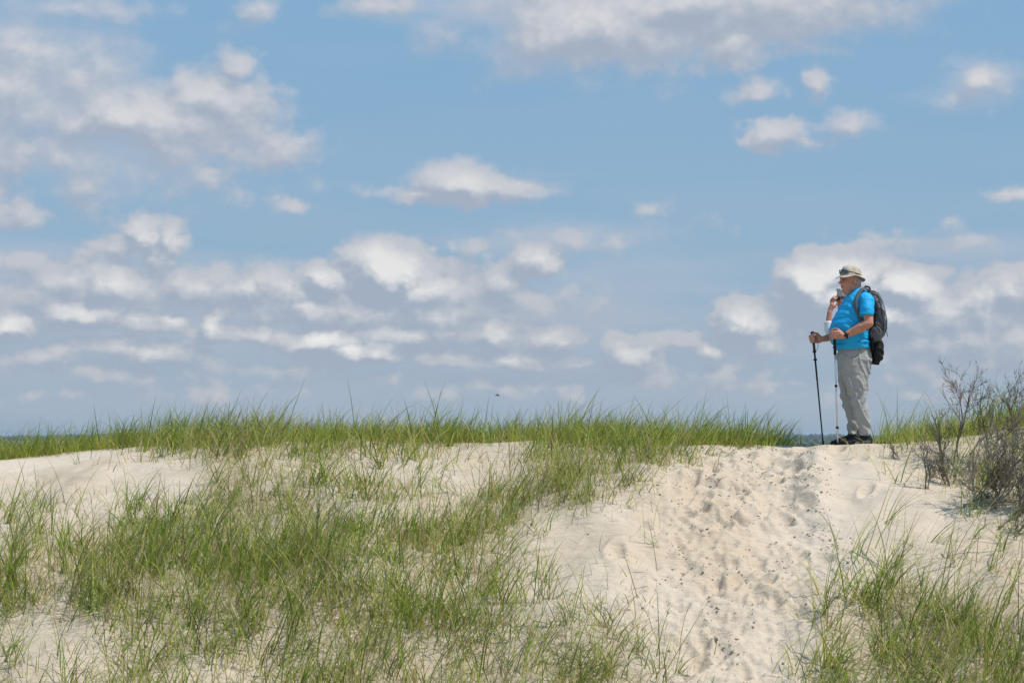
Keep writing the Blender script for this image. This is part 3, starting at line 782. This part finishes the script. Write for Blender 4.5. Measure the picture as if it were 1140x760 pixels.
# trousers
c = Clay(); c.loft([(Z(379), X(935), X(967.5), .15), (Z(386), X(933), X(969), .172), (Z(400), X(931.2), X(971.2), .19), (Z(410), X(931.5), X(970), .185), (Z(418), X(932.5), X(968), .17)], ex=2.4)
c.loft([(Z(400), X(937), X(971), .088, -.096), (Z(421), X(937), X(968.3), .088, -.10), (Z(433), X(941.5), X(967.5), .084, -.103), (Z(445), X(945.5), X(966.6), .080, -.106), (Z(456), X(948.5), X(967.6), .076, -.11), (Z(467), X(951), X(968.6), .072, -.112), (Z(478), X(953.5), X(969.2), .064, -.113), (Z(485), X(955.5), X(968.6), .060, -.113)], ex=2.1)
c.loft([(Z(400), X(931), X(960), .088, .096), (Z(421), X(932), X(958), .086, .10), (Z(433), X(933.8), X(957), .082, .10), (Z(445), X(936.3), X(957), .078, .10), (Z(456), X(939.2), X(957), .074, .10), (Z(467), X(941.3), X(957), .070, .10), (Z(475), X(941.8), X(956), .064, .10), (Z(483), X(942.2), X(955), .060, .10)], ex=2.1)
def trouser_fn(co, no):
    x, y, z = co.T; f = np.zeros(len(co))
    s1 = x * 34 + z * 13 + 1.5 * np.sin(z * 7)
    f += .005 * np.sin(s1) * np.exp(-((z - .62) / .22) ** 2)
    f += .005 * np.sin(z * 62 + x * 45 + 1.5 * np.sin(y * 30)) * np.exp(-((z - .19) / .09) ** 2)
    f += .008 * np.sin(z * 40 - x * 60) * np.exp(-((z - .45) / .1) ** 2)
    # slanted pocket opening on the near hip
    px_ = x - (X(948) + 0.0); pz = z - Z(392)
    arc = np.hypot((x - X(946.5)) / 1.0, (z - Z(388)) / 1.35) - .062
    f += -.016 * np.exp(-(arc / .0065) ** 2) * (y < -.06) * (x > X(944)) * (z > Z(399.5)) * 1.0
    f += .003 * np.exp(-((arc + .012) / .012) ** 2) * (y < -.06) * (z > Z(402))
    o = wr(co + no * f[:, None], no, .006, 11, None); o = o - no * .009; o = ridg(o, no, .011, (11, 6, 3.6), .42); o = ridg(o, no, .0035, (9, 9, 20), .5); o[:, 0] += .007 * np.sin(z * 11) * np.exp(-((z - .4) / .3) ** 2); return o
c.build('trousers', M_TROUSER, man, .005, 2, trouser_fn)
# shoes
def shoe(x0, x1, y0, m, yaw=0):
    Ls = x1 - x0; c = Clay()
    def e(t, z, r, dy=0): c.ball((x0 + t * Ls, y0 + dy, z), r)
    e(.17, .036, (.052, .043, .030)); e(.33, .045, (.06, .046, .040)); e(.5, .055, (.06, .042, .050)); e(.66, .062, (.055, .038, .058)); e(.83, .058, (.048, .036, .056))
    c.tube([(x0 + .74 * Ls, y0, .07), (x0 + .76 * Ls, y0, .118)], [.044, .044])
    def fn(co, no): co = co.copy(); co[:, 2] = np.maximum(co[:, 2], .016); return co
    s_ = c.build('shoe', m, man, .005, 3, fn)
    d = Clay(); d.loft([(.0, x0 + .012, x1 - .01, .040, y0), (.006, x0 + .002, x1 - .002, .044, y0), (.018, x0, x1, .045, y0), (.022, x0 + .006, x1 - .004, .042, y0)], ex=2.6)
    plain(d, 'sole', M_SOLE, s_)
    return s_
s1 = shoe(X(924.3) + .017, X(956) + .017, .10, M_BLACK); s2 = shoe(X(940.5) - .02, X(971) - .02, -.115, M_BLACK)
c = Clay(); c.ball((X(961), -.151, .046), (.042, .006, .020)); c.ball((X(951), -.155, .036), (.03, .005, .012)); plain(c, 'side_panel', M_SOLE, s2)
ribbon('lace', [(X(949), -.13, .094), (X(951), -.145, .085), (X(953), -.158, .07)], [(0, -1, .5)] * 3, .006, .003, mat('pale_lace', (.4, .4, .42), .8), s2)
ribbon('side_stripe', [(X(953) , -.158, .040), (X(957), -.1595, .044), (X(962), -.157, .058)], [(0, -1, .2)] * 3, .009, .003, M_MID, s2)
# watch
wc = Vector(T(941.6, 371.8, -.212)); wd = Vector(T(937, 373.2, -.218)) - Vector(T(949, 368, -.225)); wd.normalize()
u_ = wd.cross(Vector((0, 1, 0))).normalized(); w_ = wd.cross(u_).normalized()
pts = [wc + (u_ * math.cos(t) + w_ * math.sin(t)) * .0325 for t in np.linspace(0, 2 * PI, 26)]
nrm = [(u_ * math.cos(t) + w_ * math.sin(t)) for t in np.linspace(0, 2 * PI, 26)]
wb = ribbon('watch', pts, nrm, .020, .004, M_BLACK, man)
fdir = (w_ if w_.y < 0 else -w_); c = Clay(); c.tube([wc + fdir * .033, wc + fdir * .045], [.020, .019], seg=20, caps=False); plain(c, 'watch_face', M_BLACK, wb)

# ---------------------------------------------------------------- things he wears or holds
def root_at(name, loc): 
    o = empty(name, BASE + Vector(loc)); return o, tuple(loc)
# sunglasses pushed up on the hat
g, og = root_at('sunglasses', H(.11, 0, .085)); tag(g, 'dark wraparound sunglasses pushed up on the front of the stone bucket hat', 'sunglasses')
for s_ in (1, -1):
    v = []; f = []
    for i, t in enumerate(np.linspace(s_ * .10, s_ * 1.0, 8)):
        for j, u in enumerate(np.linspace(0, 1, 5)):
            hh = .017 * (1 - .35 * (i / 7) ** 3); rr = .108 + .004 * math.sin(u * PI)
            v.append(list(H(rr * math.cos(t) - .004, rr * .87 * math.sin(t), .083 + (u - .5) * 2 * hh - .012 * (i / 7))))
    for i in range(7):
        for j in range(4): f.append((i * 5 + j, i * 5 + j + 1, i * 5 + j + 6, i * 5 + j + 5))
    c = Clay(); c._add(v, f); l = plain(c, 'lens', M_LENS, g, og); l.modifiers.new('s', 'SOLIDIFY').thickness = .0025
    t0 = s_ * 1.0
    ribbon('temple_arm', [H(.108 * math.cos(t) - .006, .094 * math.sin(t), .080 - .030 * ((abs(t) - 1) / 1.3)) for t in np.linspace(s_ * .95, s_ * 2.3, 10)],
           [H(math.cos(t), math.sin(t), 0) - HC for t in np.linspace(s_ * .95, s_ * 2.3, 10)], .009, .003, M_BLACK, g, og)
ribbon('brow_bar', [H(.111 * math.cos(t) - .004, .097 * math.sin(t), .101 - .012 * abs(t)) for t in np.linspace(-1, 1, 16)], [H(math.cos(t), math.sin(t), 0) - HC for t in np.linspace(-1, 1, 16)], .006, .004, M_BLACK, g, og)
# rucksack
bp, ob = root_at('backpack', T(977, 400)); tag(bp, 'grey and black hiking backpack worn on the back of the man in blue', 'backpack')
def bag_fn(co, no):
    x, y, z = co.T
    co = wr(co, no, .006, 12, None); return ridg(co, no, .012, (14, 10, 7), .8)
c = Clay(); c.loft([(Z(322.5), X(966), X(973), .08), (Z(327), X(965), X(977.5), .12), (Z(335), X(966), X(981), .142), (Z(346), X(966), X(984), .152), (Z(357), X(966), X(986.2), .155), (Z(366), X(966), X(986), .152), (Z(374), X(966), X(982.5), .145), (Z(381), X(967), X(976), .12)], ex=2.6)
mb = c.build('main_bag', M_GREY, bp, .006, 3, bag_fn, ob)
c = Clay(); c.loft([(Z(377), X(970), X(981), .11), (Z(383), X(969), X(983.5), .13), (Z(391), X(969), X(983.8), .132), (Z(399), X(969.3), X(982), .125), (Z(405), X(970.5), X(978), .10)], ex=2.5)
c.build('lower_pouch', M_BLACK, bp, .006, 3, bag_fn, ob)
c = Clay(); c.loft([(Z(326), X(963.5), X(968), .12), (Z(350), X(966), X(971), .15), (Z(385), X(967.5), X(971.5), .15), (Z(391), X(968), X(971), .13)], ex=2.5)
c.build('back_panel', M_BLACK, bp, .007, 2, None, ob)
c = Clay(); c.ball(T(976, 370, -.135), (.062, .035, .085), Matrix.Rotation(R(-14), 4, 'Y')); c.build('side_pocket', M_MID, bp, .006, 2, bag_fn, ob)
for y_ in (-.155, -.06, .06, .155):
    yy = y_; k_ = 1 - .12 * abs(y_) / .155
    ribbon('compression_strap' if abs(y_) > .1 else 'seam_tape', [(X(968 + (q[0] - 968) * k_), yy * q[2], Z(q[1])) for q in ((969, 324, .7), (977.5, 326.5, .8), (981.8, 335, .93), (985, 346, 1.0), (987, 357, 1.02), (986.8, 366, 1.0), (983.5, 374, .95))],
           [(1, 0, .5), (1, 0, .3), (1, 0, .2), (1, 0, 0), (1, 0, 0), (1, 0, -.2), (1, 0, -.5)], .010, .004, M_BLACK if abs(y_) > .1 else M_MID, bp, ob)
plain(raw_tube([T(985.5, 366, -.02), T(987.5, 369, -.03), T(987.6, 372.5, -.03), T(988.3, 374, -.03)], [.004, .003, .003, .004]), 'zip_pull', M_BLACK, bp, ob)
plain(raw_tube([T(961, 320, -.03), T(964, 317.6, -.02), T(968, 319, 0), T(969, 323, 0)], [.008, .009, .009, .008]), 'haul_loop', M_BLACK, bp, ob)
for s_ in (-1, 1):
    if s_ < 0: pp = [(968, 323, -.10), (964, 319.8, -.115), (960, 320.6, -.128), (956, 325, -.150), (953.2, 330.5, -.178), (952.3, 337, -.203), (953.4, 343, -.211), (956.5, 349, -.214), (961, 357, -.211), (967, 366, -.19)]
    else: pp = [(968, 323, .10), (963, 319.8, .115), (957, 321, .128), (951, 326, .150), (945.5, 332.5, .172), (943, 340, .19), (944, 348, .207), (949, 356, .214), (957, 362, .212), (967, 368, .18)]
    ribbon('shoulder_strap', [T(*q) for q in pp], [(0, s_ * .3, 1), (0, s_ * .5, 1), (-.3, s_ * .7, 1), (-.7, s_, .6), (-.6, s_, .4), (-.4, s_, .1), (0, s_, 0), (0, s_, 0), (.1, s_, 0), (.3, s_, 0)], .040, .011, M_MID, bp, ob)
# trekking poles
def pole(name, label, top, bot, segs, loc_y):
    r_, orr = root_at(name, (bot[0], bot[1], bot[2])); tag(r_, label, 'trekking pole', 'trekking poles')
    a = Vector(top); b = Vector(bot)
    def P(t): return a.lerp(b, t)
    return r_, orr, P
r1, o1, P1 = pole('trekking_pole', 'dark slim trekking pole held furthest forward in his far hand', (T(904.8, 370, .05)[0], .05, Z(369.8)), (T(917, 496)[0], .02, Z(496)), None, 0)
c = Clay(); c.tube([P1(0), P1(.03), P1(.06), P1(.10), P1(.155)], [.015, .0125, .0145, .0135, .013], caps=False); plain(c, 'grip', M_GREY, r1, o1)
c = Clay(); c.tube([P1(0) + Vector((-.01, 0, .001)), P1(0) + Vector((.006, 0, .005))], [.014, .013]); plain(c, 'grip_top', M_BLACK, r1, o1)
plain(raw_tube([P1(.155), P1(.42)], [.0092, .0088]), 'upper_shaft', M_BLACK, r1, o1)
plain(raw_tube([P1(.42), P1(.96)], [.0078, .0068]), 'shaft', mat('dark_graphite', (.035, .03, .035), .3, metal=.5), r1, o1)
for t in (.165, .235): c = Clay(); c.tube([P1(t - .008), P1(t), P1(t + .009)], [.015, .020, .014], caps=False); plain(c, 'lock_clamp', M_BLACK, r1, o1)
c = Clay(); c.tube([P1(.955), P1(.965), P1(.985), P1(1.012)], [.013, .011, .008, .005], caps=False); plain(c, 'tip', M_RUBBER, r1, o1)
ribbon('wrist_strap', [P1(.02) + Vector((.01, 0, 0)), P1(.05) + Vector((.034, -.03, -.01)), P1(.11) + Vector((.036, -.032, 0)), P1(.14) + Vector((.03, -.02, 0)), P1(.155) + Vector((.012, 0, 0))], [(1, -.5, 0)] * 5, .012, .003, M_MID, r1, o1)
r2, o2, P2 = pole('trekking_pole', 'white lower shaft trekking pole with black foam grip standing by his shoe, near hand', (PB[0], PB[1], Z(368.8)), (T(932.8, 496, -.17)[0], -.17, Z(496.5)), None, 0)
c = Clay(); c.tube([P2(0), P2(.03), P2(.07), P2(.11), P2(.205)], [.014, .0135, .0135, .0140, .0145], caps=False); plain(c, 'grip', M_BLACK, r2, o2)
c = Clay(); c.tube([P2(-.006), P2(.004)], [.013, .014]); plain(c, 'grip_top', M_BLACK, r2, o2)
plain(raw_tube([P2(.205), P2(.97)], [.0085, .0072]), 'shaft', M_ALU, r2, o2)
for t in (.475, .835): c = Clay(); c.tube([P2(t - .010), P2(t), P2(t + .010)], [.0135, .0145, .013], caps=False); plain(c, 'lock_clamp', M_BLACK, r2, o2)
for t in np.arange(.23, .44, .022): c = Clay(); c.tube([P2(t), P2(t + .007)], [.0102, .0102], caps=False); 
c = Clay(); c.tube([P2(.96), P2(.975), P2(1.008)], [.012, .009, .005], caps=False); plain(c, 'tip', M_RUBBER, r2, o2)
ribbon('wrist_strap', [P2(.0) + Vector((-.012, 0, 0)), P2(.02) + Vector((-.044, -.01, 0)), P2(.07) + Vector((-.052, -.015, 0)), P2(.105) + Vector((-.036, -.012, 0)), P2(.12) + Vector((-.012, 0, 0))], [(1, -.3, 0)] * 5, .014, .003, mat('pale_webbing', (.45, .5, .55), .8), r2, o2)

# ---------------------------------------------------------------- the woman behind him
WY = SY + .62; WX = (950 - 570) / F * WY
WB = Vector((WX, WY, G1(WX, WY)))
wm = empty('person', WB); tag(wm, 'grey-haired woman behind him in a white top, one hand raised to her dark glasses', 'person')
def Wp(px, py, dy=0):
    d = ray(px, py); Y = WY + dy; return Vector((d[0] / d[1] * Y, Y, d[2] / d[1] * Y)) - WB
whc = Wp(940.3, 332.5); WPS = R(24)
c = Clay(); head(c, whc, WPS, .90, False)
c.tube([whc + Vector((.02, 0, -.05)), Wp(944, 347), Wp(945.5, 353)], [.05, .048, .06])
c.tube([Wp(946, 357), Wp(947, 375), Wp(948, 395)], [.085, .095, .105], flat=1.3)
hipz = Wp(949, 404).z; 
for sy in (-1, 1): c.tube([(Wp(949, 404).x, sy * .075, hipz), (Wp(951, 445).x, sy * .075, Wp(951, 448).z), (Wp(953, 480).x, sy * .075, .06)], [.08, .055, .036]); c.tube([(Wp(953, 480).x, sy * .075, .05), (Wp(945, 490).x, sy * .075, .03)], [.035, .028])
el = Wp(925.5, 374, -.20); wri = Wp(923.6, 347.5, -.17)
c.tube([Wp(944, 355, -.14), Wp(933, 367, -.19), el], [.045, .040, .036])
c.tube([el, Wp(922.2, 363, -.19), wri], [.03, .033, .025])
c.tube([wri, Wp(925.2, 342.5, -.165)], [.024, .026], flat=.8); c.ball(Wp(926.2, 340.2, -.165), (.026, .020, .034))
for i, (a, b, e_) in enumerate((((927.6, 337), (929.6, 333), (932.2, 331)), ((926.8, 336), (928.2, 331.5), (930.6, 329.4)), ((926, 336.3), (926.4, 331.8), (928.4, 329.6)), ((925, 337.4), (924.8, 333.8), (926.4, 331.6)))):
    c.tube([Wp(*a, -.165 + .012 * i), Wp(*b, -.17 + .014 * i), Wp(*e_, -.15 + .016 * i)], [.0098, .0088, .0074], seg=8)
c.tube([Wp(927, 343, -.17), Wp(930, 341, -.18), Wp(931.8, 337.4, -.175)], [.0118, .010, .008], seg=8)
c.tube([Wp(945, 355, .14), Wp(948, 372, .18), Wp(944, 388, .17)], [.045, .04, .036]); c.tube([Wp(944, 388, .17), Wp(938, 398, .13)], [.034, .024]); c.ball(Wp(936.5, 401, .12), (.03, .018, .04))
for i in range(4): c.tube([Wp(936 + i * .9, 402, .10 + .012 * i), Wp(935.5 + i * .9, 406, .10 + .012 * i), Wp(936.6 + i * .9, 409, .10 + .012 * i)], [.0095, .0085, .007], seg=8)
c.build('body', M_SKIN, wm, .0048, 2)
c = Clay(); rt = Matrix.Rotation(WPS, 4, 'Z')
def we(f, s_, u, r_): c.ball(H(f, s_, u, whc, WPS, .9), tuple(q * .9 for q in r_), rt)
we(-.022, 0, .048, (.112, .094, .100)); we(-.055, 0, -.01, (.070, .086, .080)); we(.045, 0, .095, (.055, .065, .036)); we(.0, .072, .015, (.035, .022, .05)); we(.0, -.072, .015, (.035, .022, .05))
c.build('hair', mat('silver_hair', (.62, .61, .59), .6, .9, 150, .3, 40, .3), wm, .005, 2, lambda co, no: wr(co, no, .006, 45, None))
c = Clay(); c.loft([(Wp(0, 400).z, Wp(938, 400).x, Wp(960, 400).x, .16), (Wp(0, 385).z, Wp(938, 385).x, Wp(959, 385).x, .16), (Wp(0, 370).z, Wp(936.5, 370).x, Wp(957, 370).x, .155), (Wp(0, 358).z, Wp(936, 358).x, Wp(956, 358).x, .155), (Wp(0, 351.5).z, Wp(938.5, 351.5).x, Wp(952, 351.5).x, .09)])
c.tube([Wp(944, 355, -.13), Wp(933, 367, -.19), Wp(925.6, 374, -.20)], [.056, .052, .047]); c.tube([Wp(925.4, 374, -.20), Wp(922.4, 366, -.20), Wp(921.8, 358.4, -.185)], [.047, .044, .042], caps=False)
c.tube([Wp(945, 355, .13), Wp(948, 372, .18), Wp(944, 388, .17)], [.056, .05, .045])
c.build('blouse', M_WHITE, wm, .006, 3, lambda co, no: wr(co, no, .008, 14, None))
c = Clay()
for sy in (-1, 1): c.tube([(Wp(949, 402).x, sy * .07, hipz + .03), (Wp(951, 448).x, sy * .075, Wp(951, 448).z), (Wp(953, 480).x, sy * .075, .10)], [.10, .07, .05])
c.build('trousers', M_NAVY, wm, .007, 3)
for sy in (-1, 1): c = Clay(); c.ball((Wp(944, 480).x, sy * .075, .03), (.06, .042, .03)); c.ball((Wp(951.5, 480).x, sy * .075, .042), (.06, .040, .042)); c.build('shoe', M_BLACK, wm, .006, 2)
wg = empty('sunglasses', WB + H(.085, 0, .005, whc, WPS, .9)); tag(wg, 'black sunglasses worn by the grey-haired woman behind the man', 'sunglasses'); owg = tuple(H(.085, 0, .005, whc, WPS, .9))
for s_ in (1, -1):
    c = Clay(); c.ball(H(.098, s_ * .030, .0, whc, WPS, .9), (.007, .027, .022), Matrix.Rotation(WPS + s_ * -.25, 4, 'Z')); plain(c, 'lens', M_LENS if False else M_BLACK, wg, owg)
    ribbon('temple_arm', [H(.088, s_ * .058, .010, whc, WPS, .9), H(.05, s_ * .078, .010, whc, WPS, .9), H(.0, s_ * .088, .006, whc, WPS, .9)], [(0, 1, 0)] * 3, .008, .004, M_BLACK, wg, owg)
plain(raw_tube([H(.108, -.02, .008, whc, WPS, .9), H(.112, 0, .010, whc, WPS, .9), H(.108, .02, .008, whc, WPS, .9)], [.003] * 3), 'bridge', M_BLACK, wg, owg)

# ---------------------------------------------------------------- dead shrubs
M_TWIG = mat('dead_twig', (.15, .12, .10), .9, .3, 90, .35, 5)
M_TWIGG = mat('weathered_twig', (.24, .205, .18), .9, .3, 90, .3, 5)
def shrub(px, py, px2, py2, nst, label, spread=.35, seed=0, m=None, dens=1.0, side=0):
    """bare branching shrub rooted at (px, py) whose tips reach (px2, py2)"""
    r = random.Random(seed); x, y = hit(px, py); bz = G1(x, y) - .03
    root = empty('dead_shrub', (x, y, bz)); tag(root, label, 'shrub', 'dead shrubs on the right-hand dune')
    d = ray(px2, py2); tip = Vector((d[0] / d[1] * (y + .1), y + .1, d[2] / d[1] * (y + .1))) - Vector((x, y, bz)); L = tip.length; ax = tip.normalized()
    for sidx in range(nst):
        V = []; Fc = []
        def seg_tube(pts, rads):
            k = 4; b0 = len(V)
            for i, p in enumerate(pts):
                dd = (pts[min(i + 1, len(pts) - 1)] - pts[max(i - 1, 0)]).normalized(); u = dd.orthogonal().normalized(); w = dd.cross(u)
                for q in range(k): t = q * PI / 2; V.append(p + (u * math.cos(t) + w * math.sin(t)) * rads[i])
            for i in range(len(pts) - 1):
                for q in range(k): Fc.append((b0 + i * k + q, b0 + i * k + (q + 1) % k, b0 + (i + 1) * k + (q + 1) % k, b0 + (i + 1) * k + q))
        def grow(p, d_, length, rad, lvl):
            n = 5 if lvl < 3 else 3; pts = [p.copy()]; rads = [rad]; cur = p.copy(); dd = d_.copy()
            for i in range(n):
                dd = (dd + Vector((r.gauss(0, .17), r.gauss(0, .17), r.gauss(.05, .14)))).normalized(); cur = cur + dd * length / n; pts.append(cur.copy()); rads.append(rad * (1 - .62 * (i + 1) / n))
            seg_tube(pts, rads)
            if lvl >= 4: return
            nb = int((r.choice([7, 8]) if lvl < 2 else r.choice([5, 6]) if lvl < 3 else 3) * dens + .5)
            for b_ in range(nb):
                t = r.uniform(.2, 1.0); i = min(int(t * n), n - 1); pp = pts[i].lerp(pts[i + 1], t * n - i)
                bd = (pts[i + 1] - pts[i]).normalized(); sd_ = Vector((r.gauss(0, 1), r.gauss(0, .7), r.gauss(0, .8)));
                nd = (bd + sd_.normalized() * r.uniform(.45, .85)).normalized()
                grow(pp, nd, length * r.uniform(.30, .55), max(rads[i] * .64, .0019), lvl + 1)
        d0 = (ax + Vector((r.gauss(0, spread), r.gauss(0, spread * .8), r.gauss(0, spread * .4)))).normalized()
        grow(Vector((r.gauss(0, .03), r.gauss(0, .03), 0)), d0, L * r.uniform(.72, .98), .0098 * r.uniform(.8, 1.25) * max(.7, L), 1)
        me = bpy.data.meshes.new('branch'); me.from_pydata([list(v) for v in V], [], Fc); o = new_obj('branch', me, m or M_TWIG, root)
shrub(1063, 515, 1064, 424, 2, 'tallest upright bare shrub of the group, left of the other tall one', .16, 1)
shrub(1094, 520, 1112, 424, 3, 'tall bare purplish shrub standing against the sky near the right edge', .22, 2)
shrub(1029, 545, 1034, 492, 2, 'small low bare shrub alone on the sand below the crest', .3, 3)
shrub(1052, 520, 1040, 470, 2, 'thin short bare shrub leaning left beside the tallest one', .25, 4)
shrub(1098, 568, 1156, 470, 6, 'wide grey bare shrub sweeping up to the right edge', .26, 5, M_TWIGG, 1.1)
shrub(1076, 562, 1118, 500, 4, 'low tangled bare shrub in front of the wide grey one', .4, 6)
shrub(1128, 500, 1138, 428, 3, 'bare shrub at the right edge growing out of green grass', .25, 7)
shrub(1118, 606, 1150, 560, 3, 'lowest bare shrub hugging the sand at the right edge', .35, 8)
shrub(1000, 515, 990, 496, 2, 'tiny bare twig shrub nearest the man\'s heels', .3, 9, None, .7)
shrub(1112, 556, 1128, 515, 4, 'low dense shrub tangle under the tall purplish one, right of the fallen branch', .5, 11)
shrub(1058, 542, 1070, 505, 3, 'knee-high bare shrub between the small low one and the wide grey one', .4, 12)
shrub(1136, 578, 1152, 488, 5, 'fine-twigged bare shrub cut by the right edge, behind the lower fallen branch', .3, 13)
# fallen sticks
def stick(label, a, b, rad, seed):
    r = random.Random(seed); x0, y0 = hit(*a); x1, y1 = hit(*b); n = 9; pts = []
    for i in range(n):
        t = i / (n - 1); x = x0 + (x1 - x0) * t; y = y0 + (y1 - y0) * t; pts.append(Vector((x, y, G1(x, y) + rad * .8 + .02 * math.sin(t * PI) + r.gauss(0, .006))))
    o_ = pts[0].copy(); pts = [p - o_ for p in pts]; c = raw_tube(pts, [rad * (1 - .6 * i / n) for i in range(n)], 7)
    for k in range(4):
        i = r.randint(2, n - 3); q = pts[i]; c.tube([q, q + Vector((r.uniform(.03, .1), r.uniform(-.1, .05), r.uniform(.03, .12))), q + Vector((r.uniform(.1, .22), r.uniform(-.15, .05), r.uniform(.05, .2)))], [rad * .5, rad * .35, rad * .15], seg=6, caps=False)
    o = plain(c, 'dead_branch', M_TWIGG, None); o.location = o_; tag(o, label, 'branch', 'fallen branches on the sand')
stick('fallen grey branch lying level on the sand under the wide bare shrub', (1072, 566), (1142, 556), .010, 1)
stick('forked fallen branch, lower of the two at the right edge', (1112, 590), (1146, 566), .012, 2)

# ---------------------------------------------------------------- lone tufts one can point to
def tuft(px, py, n, h, lean_az, lean, label, dead=.05, curl=.7, width=.0062, spread=.25, root=.03):
    x, y = hit(px, py); a = clump_arrays(x, y, n, h, lean_az, lean, spread, dead, curl, width, root)
    V, f, C = blades(*a); z = G1(x, y)
    o = new_obj('grass_tuft', np_mesh('grass_tuft', V - np.array([x, y, z]), f, colors=C), M_GRASS); o.location = (x, y, z)
    tag(o, label, 'grass tuft', 'lone grass tufts on open sand')
TUFTS = [
 (697, 565, 9, .26, 0, .5, 'flattened lone tuft on bare sand left of the path'),
 (630, 558, 12, .22, 0, .4, 'tuft at the right tip of the grass band, on open sand'),
 (918, 686, 12, .62, .3, .08, 'single tall upright tuft at the left tip of the right-hand grass'),
 (560, 598, 12, .42, 2.6, .25, 'leaning sparse tuft on sand below the middle grass band'),
 (652, 560, 16, .36, 1.2, .2, 'tuft standing on the sand edge left of the upper path'),
 (988, 585, 12, .42, .2, .3, 'curved tuft rising from sand below the small bare shrub'),
 (1040, 606, 10, .50, .2, .75, 'tuft with long blades bent flat over the sand on the right dune'),
 (1003, 505, 8, .30, 0, .2, 'small tuft in front of the crest just right of the man'),
 (66, 508, 8, .20, 2.8, .3, 'tiny tuft on the smooth sand top at far left'),
 (86, 516, 7, .18, 2.5, .5, 'small left-leaning tuft below the tiny one on the smooth left sand'),
 (14, 612, 24, .48, .3, .12, 'upright tuft at the left edge where the smooth sand ends'),
 (1104, 640, 14, .55, 0, .3, 'loose tuft on sand near the right edge below the bare shrubs'),
 (1078, 600, 8, .30, .1, .6, 'short bent tuft beside the fallen branches'),
 (735, 612, 5, .20, 3.0, .7, 'few bent blades lying on sand at the path\'s left side'),
]
for t in TUFTS: tuft(*t[:6], t[6])

# ---------------------------------------------------------------- bird
d = ray(554, 440); dist = 190.0; bl = Vector((d[0] * dist, d[1] * dist, d[2] * dist))
bird = empty('bird', bl); tag(bird, 'small dark bird flying low over the grassy crest, far off', 'bird')
c = Clay(); c.tube([(-.20, 0, 0), (-.08, 0, .01), (.1, 0, 0), (.22, 0, -.01)], [.02, .055, .05, .015]); c.ball((-.2, 0, .02), (.04, .035, .035))
for sy in (-1, 1): c.tube([(-.02, 0, .03), (-.02, sy * .18, .15), (.06, sy * .42, .10)], [.05, .035, .012], flat=.35)
M_BIRD = mat('dark_plumage', (.03, .028, .028), .8)
c.build('body', M_BIRD, bird, .012, 2)
c = Clay(); c.tube([(-.235, 0, .018), (-.275, 0, .012)], [.012, .004], caps=False); plain(c, 'beak', mat('beak', (.1, .08, .04), .5), bird)
bpy.data.scenes.remove(TMP)
